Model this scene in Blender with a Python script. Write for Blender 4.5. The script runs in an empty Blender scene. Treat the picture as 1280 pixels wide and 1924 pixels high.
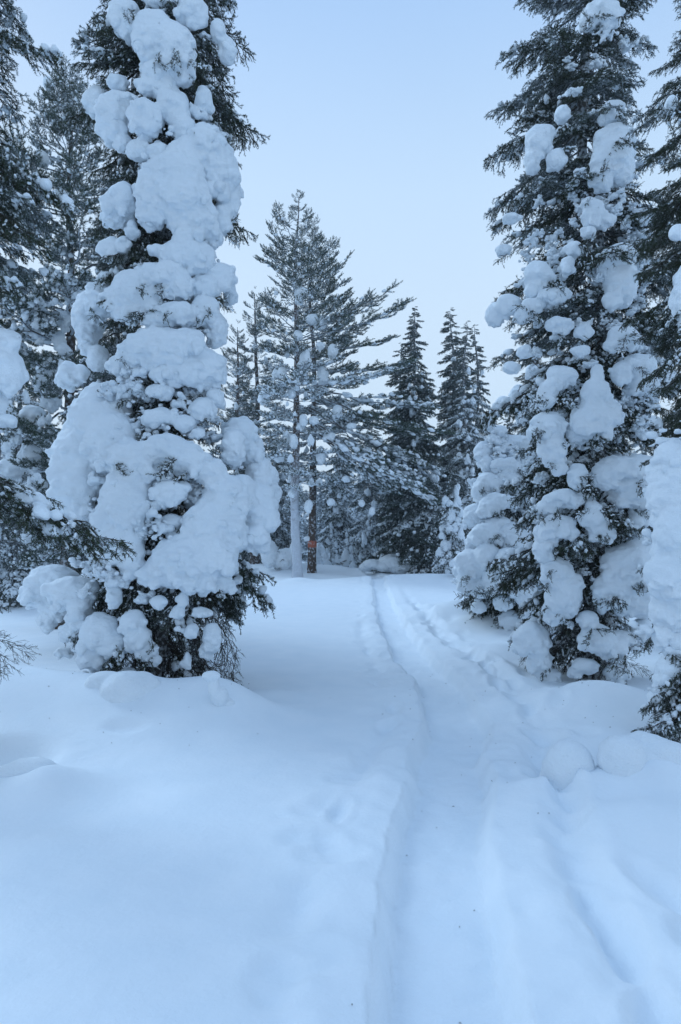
import bpy, math, random
import numpy as np
from mathutils import Matrix, Vector, Euler

# ------------------------------------------------------------------ camera, sky, sun, exposure
S = bpy.context.scene
COL = S.collection
F = 1283.0                      # focal length in photo pixels (24 mm on a 36 mm high frame)
EYE = 1.6
PITCH = math.atan(53 / F)
cam_d = bpy.data.cameras.new('camera'); cam = bpy.data.objects.new('camera', cam_d); COL.objects.link(cam)
cam_d.sensor_fit = 'VERTICAL'; cam_d.sensor_height = 36; cam_d.sensor_width = 24; cam_d.lens = 24
cam_d.clip_start = 0.05; cam_d.clip_end = 2000
cam.location = (0, 0, EYE); cam.rotation_euler = (math.pi / 2 + PITCH, 0, 0)
S.camera = cam

SUN_EL, SUN_ROT = math.radians(36), math.radians(-48)
world = bpy.data.worlds.new('World'); S.world = world; world.use_nodes = True
nt = world.node_tree; nt.nodes.clear()
out = nt.nodes.new('ShaderNodeOutputWorld'); bg = nt.nodes.new('ShaderNodeBackground')
sky = nt.nodes.new('ShaderNodeTexSky'); sky.sky_type = 'NISHITA'; sky.sun_disc = False
sky.sun_elevation = SUN_EL; sky.sun_rotation = SUN_ROT; sky.air_density = 1.4; sky.dust_density = 1.5
tc = nt.nodes.new('ShaderNodeTexCoord'); sep = nt.nodes.new('ShaderNodeSeparateXYZ')
nt.links.new(tc.outputs['Generated'], sep.inputs[0])
ramp = nt.nodes.new('ShaderNodeValToRGB')      # thin overcast: paler and brighter low, bluer overhead
cr = ramp.color_ramp
cr.elements[0].position = 0.0; cr.elements[0].color = (0.46, 0.58, 0.71, 1)
cr.elements[1].position = 1.0; cr.elements[1].color = (0.27, 0.43, 0.67, 1)
for p_, c_ in ((0.30, (0.45, 0.575, 0.715)), (0.46, (0.40, 0.54, 0.71)), (0.66, (0.28, 0.435, 0.68))):
    e_ = cr.elements.new(p_); e_.color = (*c_, 1)
nt.links.new(sep.outputs[2], ramp.inputs[0])
cn = nt.nodes.new('ShaderNodeTexNoise'); cn.inputs['Scale'].default_value = 1.3; cn.inputs['Detail'].default_value = 3
nt.links.new(tc.outputs['Generated'], cn.inputs['Vector'])
cm = nt.nodes.new('ShaderNodeMapRange'); cm.inputs[1].default_value = 0.3; cm.inputs[2].default_value = 0.7
cm.inputs[3].default_value = 9.5; cm.inputs[4].default_value = 10.3
nt.links.new(cn.outputs[0], cm.inputs[0])
sc_ = nt.nodes.new('ShaderNodeVectorMath'); sc_.operation = 'SCALE'
nt.links.new(ramp.outputs[0], sc_.inputs[0]); nt.links.new(cm.outputs[0], sc_.inputs['Scale'])
mx = nt.nodes.new('ShaderNodeMix'); mx.data_type = 'RGBA'; mx.inputs[0].default_value = 0.93
nt.links.new(sky.outputs[0], mx.inputs[6]); nt.links.new(sc_.outputs[0], mx.inputs[7])
nt.links.new(mx.outputs[2], bg.inputs[0]); bg.inputs[1].default_value = 0.1
nt.links.new(bg.outputs[0], out.inputs[0])

sun_d = bpy.data.lights.new('sun', 'SUN'); sun = bpy.data.objects.new('sun', sun_d); COL.objects.link(sun)
sun_d.energy = 1.0; sun_d.angle = math.radians(24); sun_d.color = (0.60, 0.80, 1.0)
sd = Vector((math.sin(SUN_ROT) * math.cos(SUN_EL), math.cos(SUN_ROT) * math.cos(SUN_EL), math.sin(SUN_EL)))
sun.rotation_euler = sd.to_track_quat('Z', 'Y').to_euler()
S.view_settings.view_transform = 'Standard'; S.view_settings.look = 'None'
S.view_settings.gamma = 1; S.view_settings.exposure = 0.52; S.view_settings.use_curve_mapping = False
S.render.engine = 'CYCLES'
S.cycles.max_bounces = 8; S.cycles.diffuse_bounces = 5; S.cycles.transparent_max_bounces = 4

RNG = np.random.default_rng(11)
R = random.Random(5)

# ------------------------------------------------------------------ maths helpers
def W(px, py, d):
    """world point seen at photo pixel (px, py) at forward distance d"""
    u = (px - 640) / F; v = (962 - py) / F
    Y = math.cos(PITCH) - v * math.sin(PITCH); Z = math.sin(PITCH) + v * math.cos(PITCH)
    k = d / Y
    return np.array((u * k, d, EYE + Z * k))

def hsh(ix, iy, iz, seed):
    h = (ix.astype(np.int64) * 73856093) ^ (iy.astype(np.int64) * 19349663) ^ (iz.astype(np.int64) * 83492791) ^ (seed * 2654435761)
    h &= 0xffffffff
    h = ((h ^ (h >> 15)) * 0x2c1b3c6d) & 0xffffffff
    h = ((h ^ (h >> 12)) * 0x297a2d39) & 0xffffffff
    return (h ^ (h >> 15)) / 4294967295.0

def noise(p, seed=0):
    """value noise, -1..1, p (n,3)"""
    i = np.floor(p).astype(np.int64); f = p - i
    f = f * f * f * (f * (f * 6 - 15) + 10)
    r = 0
    for a in (0, 1):
        wa = f[:, 0] if a else 1 - f[:, 0]
        for b in (0, 1):
            wb = f[:, 1] if b else 1 - f[:, 1]
            for c in (0, 1):
                wc = f[:, 2] if c else 1 - f[:, 2]
                r = r + wa * wb * wc * hsh(i[:, 0] + a, i[:, 1] + b, i[:, 2] + c, seed)
    return r * 2 - 1

def worley(p, seed=0):
    i = np.floor(p).astype(np.int64)
    best = np.full(len(p), 9.0)
    for a in (-1, 0, 1):
        for b in (-1, 0, 1):
            for c in (-1, 0, 1):
                j = i + (a, b, c)
                q = np.stack([j[:, 0] + hsh(j[:, 0], j[:, 1], j[:, 2], seed + 1),
                              j[:, 1] + hsh(j[:, 0], j[:, 1], j[:, 2], seed + 2),
                              j[:, 2] + hsh(j[:, 0], j[:, 1], j[:, 2], seed + 3)], 1)
                best = np.minimum(best, ((q - p) ** 2).sum(1))
    return np.sqrt(best)

def sst(a, b, x):
    t = np.clip((x - a) / (b - a), 0, 1); return t * t * (3 - 2 * t)

# ------------------------------------------------------------------ mesh building
class Acc:
    def __init__(s): s.V = []; s.T = []; s.Q = []; s.tm = []; s.qm = []; s.n = 0
    def add(s, V, Fc, m=0):
        V = np.asarray(V, float).reshape(-1, 3); Fc = np.asarray(Fc, np.int64)
        if Fc.shape[1] == 3: s.T.append(Fc + s.n); s.tm.append(np.full(len(Fc), m))
        else: s.Q.append(Fc + s.n); s.qm.append(np.full(len(Fc), m))
        s.V.append(V); s.n += len(V)
    def mesh(s, name, mats, smooth=True):
        V = np.concatenate(s.V)
        T = np.concatenate(s.T) if s.T else np.zeros((0, 3), np.int64)
        Q = np.concatenate(s.Q) if s.Q else np.zeros((0, 4), np.int64)
        me = bpy.data.meshes.new(name)
        me.vertices.add(len(V)); me.vertices.foreach_set('co', V.astype(np.float32).ravel())
        loops = np.concatenate([T.ravel(), Q.ravel()]).astype(np.int32)
        me.loops.add(len(loops)); me.loops.foreach_set('vertex_index', loops)
        nf = len(T) + len(Q); me.polygons.add(nf)
        st = np.concatenate([np.arange(len(T)) * 3, len(T) * 3 + np.arange(len(Q)) * 4]).astype(np.int32)
        me.polygons.foreach_set('loop_start', st)
        mi = np.concatenate([x for x in (s.tm + s.qm)]).astype(np.int32)
        me.polygons.foreach_set('material_index', mi)
        me.polygons.foreach_set('use_smooth', np.full(nf, smooth))
        for m in mats: me.materials.append(m)
        me.update(calc_edges=True)
        return me

def tube(P, r, sides=5):
    P = np.asarray(P, float); n = len(P); r = np.broadcast_to(np.asarray(r, float), (n,))
    T = np.gradient(P, axis=0); T /= np.linalg.norm(T, axis=1)[:, None] + 1e-9
    up = np.array((0, 0, 1.0)) if abs(T[0][2]) < 0.9 else np.array((1.0, 0, 0))
    A = np.cross(T, up); A /= np.linalg.norm(A, axis=1)[:, None] + 1e-9
    B = np.cross(A, T)
    an = np.arange(sides) / sides * 2 * np.pi
    V = P[:, None] + r[:, None, None] * (np.cos(an)[None, :, None] * A[:, None] + np.sin(an)[None, :, None] * B[:, None])
    idx = np.arange(n * sides).reshape(n, sides)
    a = idx[:-1]; b = np.roll(a, -1, 1); c = idx[1:]; d = np.roll(c, -1, 1)
    return V.reshape(-1, 3), np.stack([a, b, d, c], -1).reshape(-1, 4)

def surface_nets(f, org, h):
    """zero surface of the sampled field f (negative inside) -> verts, quads"""
    ins = f < 0
    nx, ny, nz = f.shape
    c = np.zeros((nx - 1, ny - 1, nz - 1), np.int8)
    for a in (0, 1):
        for b in (0, 1):
            for d in (0, 1):
                c += ins[a:nx - 1 + a, b:ny - 1 + b, d:nz - 1 + d]
    act = (c > 0) & (c < 8)
    I = np.argwhere(act)
    if len(I) == 0: return None
    vid = np.full(act.shape, -1, np.int64); vid[act] = np.arange(len(I))
    acc = np.zeros((len(I), 3)); cnt = np.zeros(len(I))
    cor = [(a, b, d) for a in (0, 1) for b in (0, 1) for d in (0, 1)]
    val = {k: f[I[:, 0] + k[0], I[:, 1] + k[1], I[:, 2] + k[2]] for k in cor}
    for k in cor:
        for ax in range(3):
            if k[ax] == 0:
                k2 = list(k); k2[ax] = 1; k2 = tuple(k2)
                v0, v1 = val[k], val[k2]; m = (v0 < 0) != (v1 < 0)
                t = np.where(m, v0 / np.where(m, v0 - v1, 1), 0)
                p = np.tile(np.array(k, float), (len(I), 1)); p[:, ax] = t
                acc += p * m[:, None]; cnt += m
    V = org + (I + acc / cnt[:, None]) * h
    Q = []
    for ax in range(3):
        sl0 = [slice(None)] * 3; sl1 = [slice(None)] * 3
        sl0[ax] = slice(0, -1); sl1[ax] = slice(1, None)
        a0 = ins[tuple(sl0)]; a1 = ins[tuple(sl1)]
        E = np.argwhere(a0 != a1)
        o1, o2 = [(1, 2), (2, 0), (0, 1)][ax]
        ok = (E[:, o1] > 0) & (E[:, o2] > 0) & (E[:, o1] < f.shape[o1] - 1) & (E[:, o2] < f.shape[o2] - 1)
        E = E[ok]
        def g(d1, d2):
            J = E.copy(); J[:, o1] -= d1; J[:, o2] -= d2
            return vid[J[:, 0], J[:, 1], J[:, 2]]
        q = np.stack([g(1, 1), g(0, 1), g(0, 0), g(1, 0)], 1)
        fl = ~a0[E[:, 0], E[:, 1], E[:, 2]]
        q[fl] = q[fl][:, ::-1]
        Q.append(q)
    return V, np.concatenate(Q)

def vnormals(V, Q):
    n = np.cross(V[Q[:, 2]] - V[Q[:, 0]], V[Q[:, 3]] - V[Q[:, 1]]) if Q.shape[1] == 4 else np.cross(V[Q[:, 1]] - V[Q[:, 0]], V[Q[:, 2]] - V[Q[:, 0]])
    N = np.zeros_like(V)
    for k in range(Q.shape[1]):
        for a in range(3): N[:, a] += np.bincount(Q[:, k], n[:, a], len(V))
    return N / (np.linalg.norm(N, axis=1)[:, None] + 1e-12)

def blob_mesh(E, h, k, seed, ripple=1.0):
    """E: ellipsoids (x,y,z,rx,ry,rz,k). Smooth union sampled on a grid of step h, meshed, roughened."""
    E = np.asarray(E, float)
    lo = (E[:, :3] - E[:, 3:6]).min(0) - 4 * h - 0.03; hi = (E[:, :3] + E[:, 3:6]).max(0) + 4 * h + 0.03
    n = np.ceil((hi - lo) / h).astype(int) + 1
    while n.prod() > 1.3e6:
        h *= 1.15; n = np.ceil((hi - lo) / h).astype(int) + 1
    f = np.full(n, 0.2, np.float32)
    ax = [lo[i] + np.arange(n[i]) * h for i in range(3)]
    for e in E:
        kk = e[6]; s = []; g = []
        for i in range(3):
            a = max(0, int((e[i] - e[3 + i] - kk - lo[i]) / h) - 1); b = min(n[i], int((e[i] + e[3 + i] + kk - lo[i]) / h) + 2)
            s.append(slice(a, b)); g.append((ax[i][a:b] - e[i]) / e[3 + i])
        q = np.sqrt(g[0][:, None, None] ** 2 + g[1][None, :, None] ** 2 + g[2][None, None, :] ** 2)
        d = ((q - 1) * min(e[3:6])).astype(np.float32)
        w = f[s[0], s[1], s[2]]
        hh = np.maximum(kk - np.abs(w - d), 0) / kk
        f[s[0], s[1], s[2]] = np.minimum(w, d) - hh * hh * kk * 0.25
    V, Q = surface_nets(f, lo, h)
    N = vnormals(V, Q)
    sc = float(np.clip(E[:, 3:6].max() / 0.3, 0.25, 1.0)) * ripple
    V = V + N * (noise(V * (4.5, 4.5, 5.5) / max(sc, .4), seed)[:, None] * 0.035 * sc)
    low = np.clip(0.55 - N[:, 2] * 0.9, 0.22, 1.0)
    V = V + N * (((0.5 - worley(V * 8, seed + 5)) * 0.045 + (0.5 - worley(V * 19, seed + 6)) * 0.022) * sc * low)[:, None]
    V = V + N * ((noise(V * (13, 13, 22), seed + 9)) * 0.018 * sc)[:, None]
    V = V + N * ((noise(V * (30, 30, 46), seed + 19)) * 0.0085 * sc * (0.4 + low))[:, None]
    return V, Q

def ico(sub):
    import bmesh
    bm = bmesh.new(); bmesh.ops.create_icosphere(bm, subdivisions=sub, radius=1)
    V = np.array([v.co[:] for v in bm.verts]); T = np.array([[v.index for v in f.verts] for f in bm.faces]); bm.free()
    return V, T
ICO1, ICO2, ICO3 = ico(1), ico(2), ico(3)

def nodules(acc, C, r, m=0, seed=0, sub=None):
    """many small lumpy balls"""
    C = np.asarray(C); r = np.asarray(r)
    for base, sel in ((ICO1, r < 0.028), (ICO2, r >= 0.028)):
        if sub is not None: base = sub
        c = C[sel]; rr = r[sel]
        if len(c) == 0: continue
        B, T = base
        rg = np.random.default_rng(seed)
        st = rg.uniform(0.75, 1.25, (len(c), 1, 3)) * np.array((1, 1, 0.88))
        V = c[:, None] + B[None] * rr[:, None, None] * st
        V = V.reshape(-1, 3)
        rep = np.repeat(rr, len(B))
        cc = np.repeat(c, len(B), 0)
        V = cc + (V - cc) * (1 + 0.42 * noise(V * 34, seed)[:, None])
        TT = (T[None] + (np.arange(len(c)) * len(B))[:, None, None]).reshape(-1, 3)
        acc.add(V, TT, m)

# ------------------------------------------------------------------ materials
def mat(name, base, rough=0.9, bump=None, second=None, build=None):
    m = bpy.data.materials.new(name); m.use_nodes = True
    t = m.node_tree; b = t.nodes['Principled BSDF']
    b.inputs['Base Color'].default_value = (*base, 1); b.inputs['Roughness'].default_value = rough
    b.inputs['Specular IOR Level'].default_value = 0.25
    if build: build(t, b)
    return m

def snow_nodes(scale=1.0, strength=0.35, mottled=True):
    def f(t, b):
        L = t.links
        tcn = t.nodes.new('ShaderNodeTexCoord')
        n1 = t.nodes.new('ShaderNodeTexNoise'); n1.inputs['Scale'].default_value = 55 * scale; n1.inputs['Detail'].default_value = 5
        mp = t.nodes.new('ShaderNodeMapping'); mp.inputs['Scale'].default_value = (1, 1, 1.9)
        L.new(tcn.outputs['Object'], mp.inputs[0]); L.new(mp.outputs[0], n1.inputs['Vector'])
        n2 = t.nodes.new('ShaderNodeTexNoise'); n2.inputs['Scale'].default_value = 260 * scale; n2.inputs['Detail'].default_value = 2
        L.new(tcn.outputs['Object'], n2.inputs['Vector'])
        ad = t.nodes.new('ShaderNodeMath'); ad.operation = 'MULTIPLY_ADD'; ad.inputs[1].default_value = 0.25
        L.new(n2.outputs[0], ad.inputs[0]); L.new(n1.outputs[0], ad.inputs[2])
        bp = t.nodes.new('ShaderNodeBump'); bp.inputs['Strength'].default_value = strength; bp.inputs['Distance'].default_value = 0.02
        L.new(ad.outputs[0], bp.inputs['Height']); L.new(bp.outputs[0], b.inputs['Normal'])
        n3 = t.nodes.new('ShaderNodeTexNoise'); n3.inputs['Scale'].default_value = 3; n3.inputs['Detail'].default_value = 4
        L.new(tcn.outputs['Object'], n3.inputs['Vector'])
        cr = t.nodes.new('ShaderNodeValToRGB')
        cr.color_ramp.elements[0].position = 0.3; cr.color_ramp.elements[0].color = (0.80, 0.86, 0.91, 1)
        cr.color_ramp.elements[1].position = 0.7; cr.color_ramp.elements[1].color = (0.85, 0.895, 0.935, 1)
        L.new(n3.outputs[0], cr.inputs[0]); L.new(cr.outputs[0], b.inputs['Base Color'])
    return f
M_SNOW = mat('tree snow', (0.87, 0.89, 0.91), 0.85, build=snow_nodes(1.0, 0.6))
M_GROUND = mat('ground snow', (0.87, 0.89, 0.91), 0.85, build=snow_nodes(0.6, 0.26))

def frosted(lo, hi, frost, amount, scale=9.0, upbias=0.35):
    """needle or bark colour, partly covered by rime: patchy, more on faces turned up"""
    def f(t, b):
        L = t.links
        tcn = t.nodes.new('ShaderNodeTexCoord'); oi = t.nodes.new('ShaderNodeObjectInfo')
        n1 = t.nodes.new('ShaderNodeTexNoise'); n1.inputs['Scale'].default_value = scale; n1.inputs['Detail'].default_value = 4
        n1.noise_dimensions = '4D'
        L.new(tcn.outputs['Object'], n1.inputs['Vector']); 
        mu = t.nodes.new('ShaderNodeMath'); mu.operation = 'MULTIPLY'; mu.inputs[1].default_value = 37
        L.new(oi.outputs['Random'], mu.inputs[0]); L.new(mu.outputs[0], n1.inputs['W'])
        base = t.nodes.new('ShaderNodeMix'); base.data_type = 'RGBA'
        base.inputs[6].default_value = (*lo, 1); base.inputs[7].default_value = (*hi, 1)
        n2 = t.nodes.new('ShaderNodeTexNoise'); n2.inputs['Scale'].default_value = 3.0
        L.new(tcn.outputs['Object'], n2.inputs['Vector']); L.new(n2.outputs[0], base.inputs[0])
        geo = t.nodes.new('ShaderNodeNewGeometry'); sp = t.nodes.new('ShaderNodeSeparateXYZ')
        L.new(geo.outputs['Normal'], sp.inputs[0])
        ab = t.nodes.new('ShaderNodeMath'); ab.operation = 'ABSOLUTE'; L.new(sp.outputs[2], ab.inputs[0])
        ma = t.nodes.new('ShaderNodeMath'); ma.operation = 'MULTIPLY_ADD'; ma.inputs[1].default_value = upbias
        L.new(ab.outputs[0], ma.inputs[0]); L.new(n1.outputs[0], ma.inputs[2])
        mr = t.nodes.new('ShaderNodeMapRange'); mr.interpolation_type = 'SMOOTHSTEP'
        th = 0.5 + upbias * 0.5 + (0.5 - amount) * 0.55
        mr.inputs[1].default_value = th - 0.10; mr.inputs[2].default_value = th + 0.10
        L.new(ma.outputs[0], mr.inputs[0])
        fm = t.nodes.new('ShaderNodeMix'); fm.data_type = 'RGBA'; fm.inputs[7].default_value = (*frost, 1)
        L.new(mr.outputs[0], fm.inputs[0]); L.new(base.outputs[2], fm.inputs[6]); L.new(fm.outputs[2], b.inputs['Base Color'])
    return f
RIME = (0.50, 0.55, 0.60)
M_NEEDLE = mat('spruce needles', (0.05, 0.07, 0.05), 0.7, build=frosted((0.026, 0.040, 0.020), (0.054, 0.078, 0.036), RIME, 0.19))
M_NEEDLE_F = mat('rimed spruce needles', (0.05, 0.07, 0.05), 0.7, build=frosted((0.030, 0.045, 0.032), (0.060, 0.084, 0.050), RIME, 0.30))
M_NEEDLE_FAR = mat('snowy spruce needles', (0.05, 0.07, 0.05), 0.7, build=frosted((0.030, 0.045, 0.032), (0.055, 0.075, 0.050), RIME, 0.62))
M_PINE = mat('rimed pine needles', (0.05, 0.08, 0.06), 0.7, build=frosted((0.032, 0.054, 0.034), (0.058, 0.088, 0.050), RIME, 0.17))
M_TWIG = mat('twig bark', (0.05, 0.04, 0.035), 0.9, build=frosted((0.035, 0.027, 0.022), (0.065, 0.048, 0.038), RIME, 0.25, 14))
M_TWIG_F = mat('rimed twig bark', (0.05, 0.04, 0.035), 0.9, build=frosted((0.05, 0.04, 0.035), (0.08, 0.065, 0.055), RIME, 0.5, 14))
M_BARK = mat('spruce bark', (0.1, 0.09, 0.08), 0.9, build=frosted((0.05, 0.045, 0.04), (0.11, 0.10, 0.09), (0.5, 0.53, 0.56), 0.55, 22, 0.1))

def pine_bark(t, b):
    frosted((0.06, 0.045, 0.038), (0.12, 0.080, 0.060), (0.52, 0.55, 0.60), 0.48, 16, 0.1)(t, b)
    L = t.links                 # windblown rime thick on the lower trunk, thinning upwards
    tcn = t.nodes.new('ShaderNodeTexCoord'); sp = t.nodes.new('ShaderNodeSeparateXYZ'); L.new(tcn.outputs['Object'], sp.inputs[0])
    n = t.nodes.new('ShaderNodeTexNoise'); n.inputs['Scale'].default_value = 5; n.inputs['Detail'].default_value = 6
    L.new(tcn.outputs['Object'], n.inputs['Vector'])
    a = t.nodes.new('ShaderNodeMath'); a.operation = 'MULTIPLY_ADD'; a.inputs[1].default_value = -5.0
    L.new(n.outputs[0], a.inputs[0]); L.new(sp.outputs[2], a.inputs[2])
    mr = t.nodes.new('ShaderNodeMapRange'); mr.inputs[1].default_value = 0.2; mr.inputs[2].default_value = 3.2
    mr.inputs[3].default_value = 0.85; mr.inputs[4].default_value = 0.0
    L.new(a.outputs[0], mr.inputs[0])
    src = b.inputs['Base Color'].links[0].from_socket
    m = t.nodes.new('ShaderNodeMix'); m.data_type = 'RGBA'; m.inputs[7].default_value = (0.60, 0.64, 0.70, 1)
    L.new(mr.outputs[0], m.inputs[0]); L.new(src, m.inputs[6]); L.new(m.outputs[2], b.inputs['Base Color'])
M_PBARK = mat('pine bark', (0.15, 0.09, 0.06), 0.9, build=pine_bark)
M_PBARK_DARK = mat('dark pine bark', (0.08, 0.06, 0.05), 0.9, build=frosted((0.05, 0.038, 0.032), (0.11, 0.075, 0.058), (0.5, 0.53, 0.57), 0.42, 9, 0.1))
M_ORANGE = mat('orange trail paint', (0.62, 0.13, 0.07), 0.6, build=frosted((0.33, 0.085, 0.05), (0.42, 0.13, 0.085), (0.45, 0.42, 0.42), 0.38, 9, 0.1))
M_DEBRIS = mat('fallen needles', (0.10, 0.09, 0.07), 0.9)

# ------------------------------------------------------------------ object helpers
def obj(name, me, parent=None, M=None):
    o = bpy.data.objects.new(name, me); COL.objects.link(o)
    if parent is not None: o.parent = parent
    if M is not None: o.matrix_local = M
    return o
def thing(name, label, cat, loc, group=None):
    o = bpy.data.objects.new(name, None); COL.objects.link(o); o.location = loc; o.empty_display_size = 0.3
    o['label'] = label; o['category'] = cat
    if group: o['group'] = group
    return o

# ------------------------------------------------------------------ ground
def GP(px, py): # ground point on the flat snow at that photo pixel
    u = (px - 640) / F; v = (962 - py) / F
    Y = math.cos(PITCH) - v * math.sin(PITCH); Z = math.sin(PITCH) + v * math.cos(PITCH)
    k = -EYE / Z
    return u * k, Y * k
trail_px = [(824, 1924), (820, 1750), (818, 1620), (828, 1520), (842, 1420), (852, 1350), (842, 1300), (805, 1255), (765, 1215), (738, 1175), (722, 1135), (716, 1105), (706, 1085), (680, 1066), (640, 1050), (560, 1040)]
TR = np.array([GP(*p) for p in trail_px])
TR = np.vstack([[TR[0, 0] - 0.05, -30], [TR[0, 0], 1.0], TR, [[-18, 120]]])
def trail_x(y):
    return np.interp(y, TR[:, 1], TR[:, 0])
_ty = np.linspace(-30, 120, 3000); _tx = trail_x(_ty); _k = np.hanning(21); _k /= _k.sum()
_txs = np.convolve(np.pad(_tx, 10, 'edge'), _k, 'valid')

# raised humps over buried shrubs and tree bases: (px, py, radius x m, radius y m, height m)
HUMPS = []
def hump(px, py, rx, ry, h, pw=1.0):
    x, y = GP(px, py); HUMPS.append((x, y, rx, ry, h, pw))
hump(300, 1345, 1.1, 0.9, 0.20); hump(150, 1330, 0.9, 0.7, 0.22); hump(60, 1290, 0.9, 0.9, 0.20)
hump(240, 1345, .35, .3, 0.13); hump(370, 1335, .35, .35, 0.13); hump(-60, 1330, 0.9, 0.8, .28)
hump(110, 1475, .38, .30, .12); hump(65, 1490, .22, .22, .07); hump(350, 1485, .3, .25, .03); hump(120, 1580, .3, .2, .03)
hump(1060, 1330, .9, .8, .14); hump(1150, 1320, .6, .5, .16); hump(960, 1260, .8, .9, .12)
hump(850, 1165, .8, .6, .16); hump(880, 1165, 1.0, .8, .26); hump(930, 1180, .9, .6, .22); hump(820, 1150, .8, .8, .16); hump(900, 1225, .8, .6, .12); hump(950, 1235, .5, .5, .14)
hump(1068, 1480, .27, .22, .10); hump(1190, 1470, .36, .26, .10); hump(1280, 1480, .36, .28, .13); hump(1230, 1560, .4, .22, .05); hump(1280, 1530, .5, .35, .08); hump(1170, 1540, .3, .25, .05)
hump(1150, 1395, .45, .5, .10); hump(700, 1092, 2.0, 1.5, .14); hump(830, 1092, 3.0, 1.5, .22); hump(500, 1300, .5, .3, .06); hump(470, 1330, .35, .3, .07)
hump(560, 1092, .8, .8, .18); hump(420, 1345, .3, .3, .12)
DIPS = [(-10, 1420, .40, .34, -.26), (235, 1382, .18, .10, -.05), (560, 1500, .3, .2, -.02)]
FEET = []
_rf = np.random.default_rng(41)
def _feet(s0, sd, y0, y1, step, dep):
    y = y0
    while y < y1:
        fx = float(np.interp(y, _ty, _txs)) + s0 + _rf.normal() * sd; an = _rf.normal() * .35
        FEET.append((fx, y, _rf.uniform(.055, .10), _rf.uniform(.12, .26), dep * _rf.uniform(.3, 1.2), math.cos(an), math.sin(an)))
        y += step * _rf.uniform(.6, 1.6)
_feet(.70, .06, 2.0, 18, .36, .045); _feet(.95, .10, 2.4, 12, .6, .03); _feet(-.60, .09, 2.6, 12, .75, .03)
for fx_, fy_ in ((600, 1500), (640, 1485), (585, 1560), (660, 1450), (620, 1590), (575, 1790)):
    _g = GP(fx_, fy_); FEET.append((_g[0], _g[1], .16, .13, .02, 1, 0))
def H(x, y):
    x = np.asarray(x, float); y = np.asarray(y, float); sh = x.shape
    x = x.ravel(); y = y.ravel(); z0 = np.zeros_like(x)
    P = np.stack([x, y, z0], 1)
    near = np.clip(1 - y / 60, 0.25, 1)
    z = 0.05 * noise(P * .22, 3) + 0.022 * noise(P * .7, 4) + 0.006 * noise(P * 2.3, 5) * near
    for hx, hy, rx, ry, hh, pw in HUMPS:
        wx = x + 0.12 * rx * noise(P * 1.9, 17); q = ((wx - hx) / rx) ** 2 + ((y - hy) / ry) ** 2
        m = q < 5; z[m] += hh * np.exp(-(q[m] ** pw) * 1.25)
    for px, py, rx, ry, hh in DIPS:
        hx, hy = GP(px, py); q = ((x - hx) / rx) ** 2 + ((y - hy) / ry) ** 2; z += hh * np.exp(-q * q * 1.2)
    # trail trough
    tx = np.interp(y, _ty, _txs)
    yy = np.stack([y, z0, z0], 1)
    s = x - tx + 0.03 * noise(yy * 1.7, 21) + 0.015 * noise(yy * 6, 22)
    wl = 0.225 + 0.035 * noise(yy * 1.1, 23) + .018 * noise(yy * 4.3, 29); wr = 0.25 + 0.035 * noise(yy * 1.3, 24) + .015 * noise(yy * 4.7, 28)
    prof = sst(-wl - 0.062, -wl + 0.008, s) * (1 - sst(wr - 0.03, wr + 0.055, s))
    fade = np.clip(1.25 - y / 60, 0.4, 1)
    z -= 0.128 * prof * fade
    z -= 0.016 * prof * (1 - ((s) / .3) ** 2 * .7) * fade
    z += 0.020 * np.exp(-((s + wl + 0.18) / 0.14) ** 2) + 0.02 * np.exp(-((s - wr - 0.30) / 0.14) ** 2)
    # trodden floor
    foot = worley(P * (5.0, 3.0, 1), 31)
    z += prof * (0.030 * (np.minimum(foot, .6) - .35) + 0.008 * noise(P * 9, 33) + .004 * noise(P * 22, 34))
    # old ski and foot marks either side of the trail
    bump = np.clip(noise(P * (3.2, 1.7, 1), 41) , 0, 1); 
    side = np.exp(-((s - 0.72) / 0.12) ** 2)
    z -= side * (0.050 + 0.045 * np.clip(noise(P * (2, 2.6, 1), 42), -1, 1)) * sst(26, 14, y)
    z += np.exp(-((s - 0.92) / 0.07) ** 2) * 0.024 * (0.5 + noise(P * (2, 3.5, 1), 47)) * sst(26, 12, y)
    side3 = np.exp(-((s - 1.12) / 0.09) ** 2); z -= side3 * 0.035 * sst(-.1, .5, noise(P * (1, 1.3, 1), 48)) * sst(16, 9, y)
    side2 = np.exp(-((s + 0.62) / 0.10) ** 2)
    z -= side2 * 0.040 * sst(-.1, .5, noise(P * (1.6, 2.2, 1), 43)) * sst(30, 8, y)
    z += np.exp(-((s + .62) / .22) ** 2) * bump * 0.030
    band = np.exp(-(np.maximum(np.abs(s) - .3, 0) / .6) ** 2) * (1 - prof)
    z += band * (0.018 * noise(P * 4, 44) + 0.010 * noise(P * 11, 45)) * near + (.0030 * noise(P * 16, 49) + .0016 * noise(P * 38, 50)) * sst(14, 5, y) * (.6 + .4 * noise(P * .9, 51))
    for fx, fy, ra, rb, dp, ca, sa in FEET:
        m = (np.abs(y - fy) < 3 * max(ra, rb)) & (np.abs(x - fx) < 3 * max(ra, rb))
        if m.any():
            u = ((x[m] - fx) * ca + (y[m] - fy) * sa) / ra; v = (-(x[m] - fx) * sa + (y[m] - fy) * ca) / rb
            q = u * u + v * v; z[m] += dp * (-np.exp(-q * q * 1.1) + .35 * np.exp(-((np.sqrt(q) - 1.35) / .32) ** 2))
    # ploughed bank across the far side of the clearing, cut where the trail passes
    bank = np.exp(-((y - 36 - 0.02 * x) / 2.2) ** 2) * (1 - np.exp(-((x - tx) / 1.3) ** 2))
    z += bank * (0.30 + .1 * noise(P * .35, 46))
    z += 0.012 * np.clip(y - 40, 0, 400)
    return z.reshape(sh)
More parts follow.
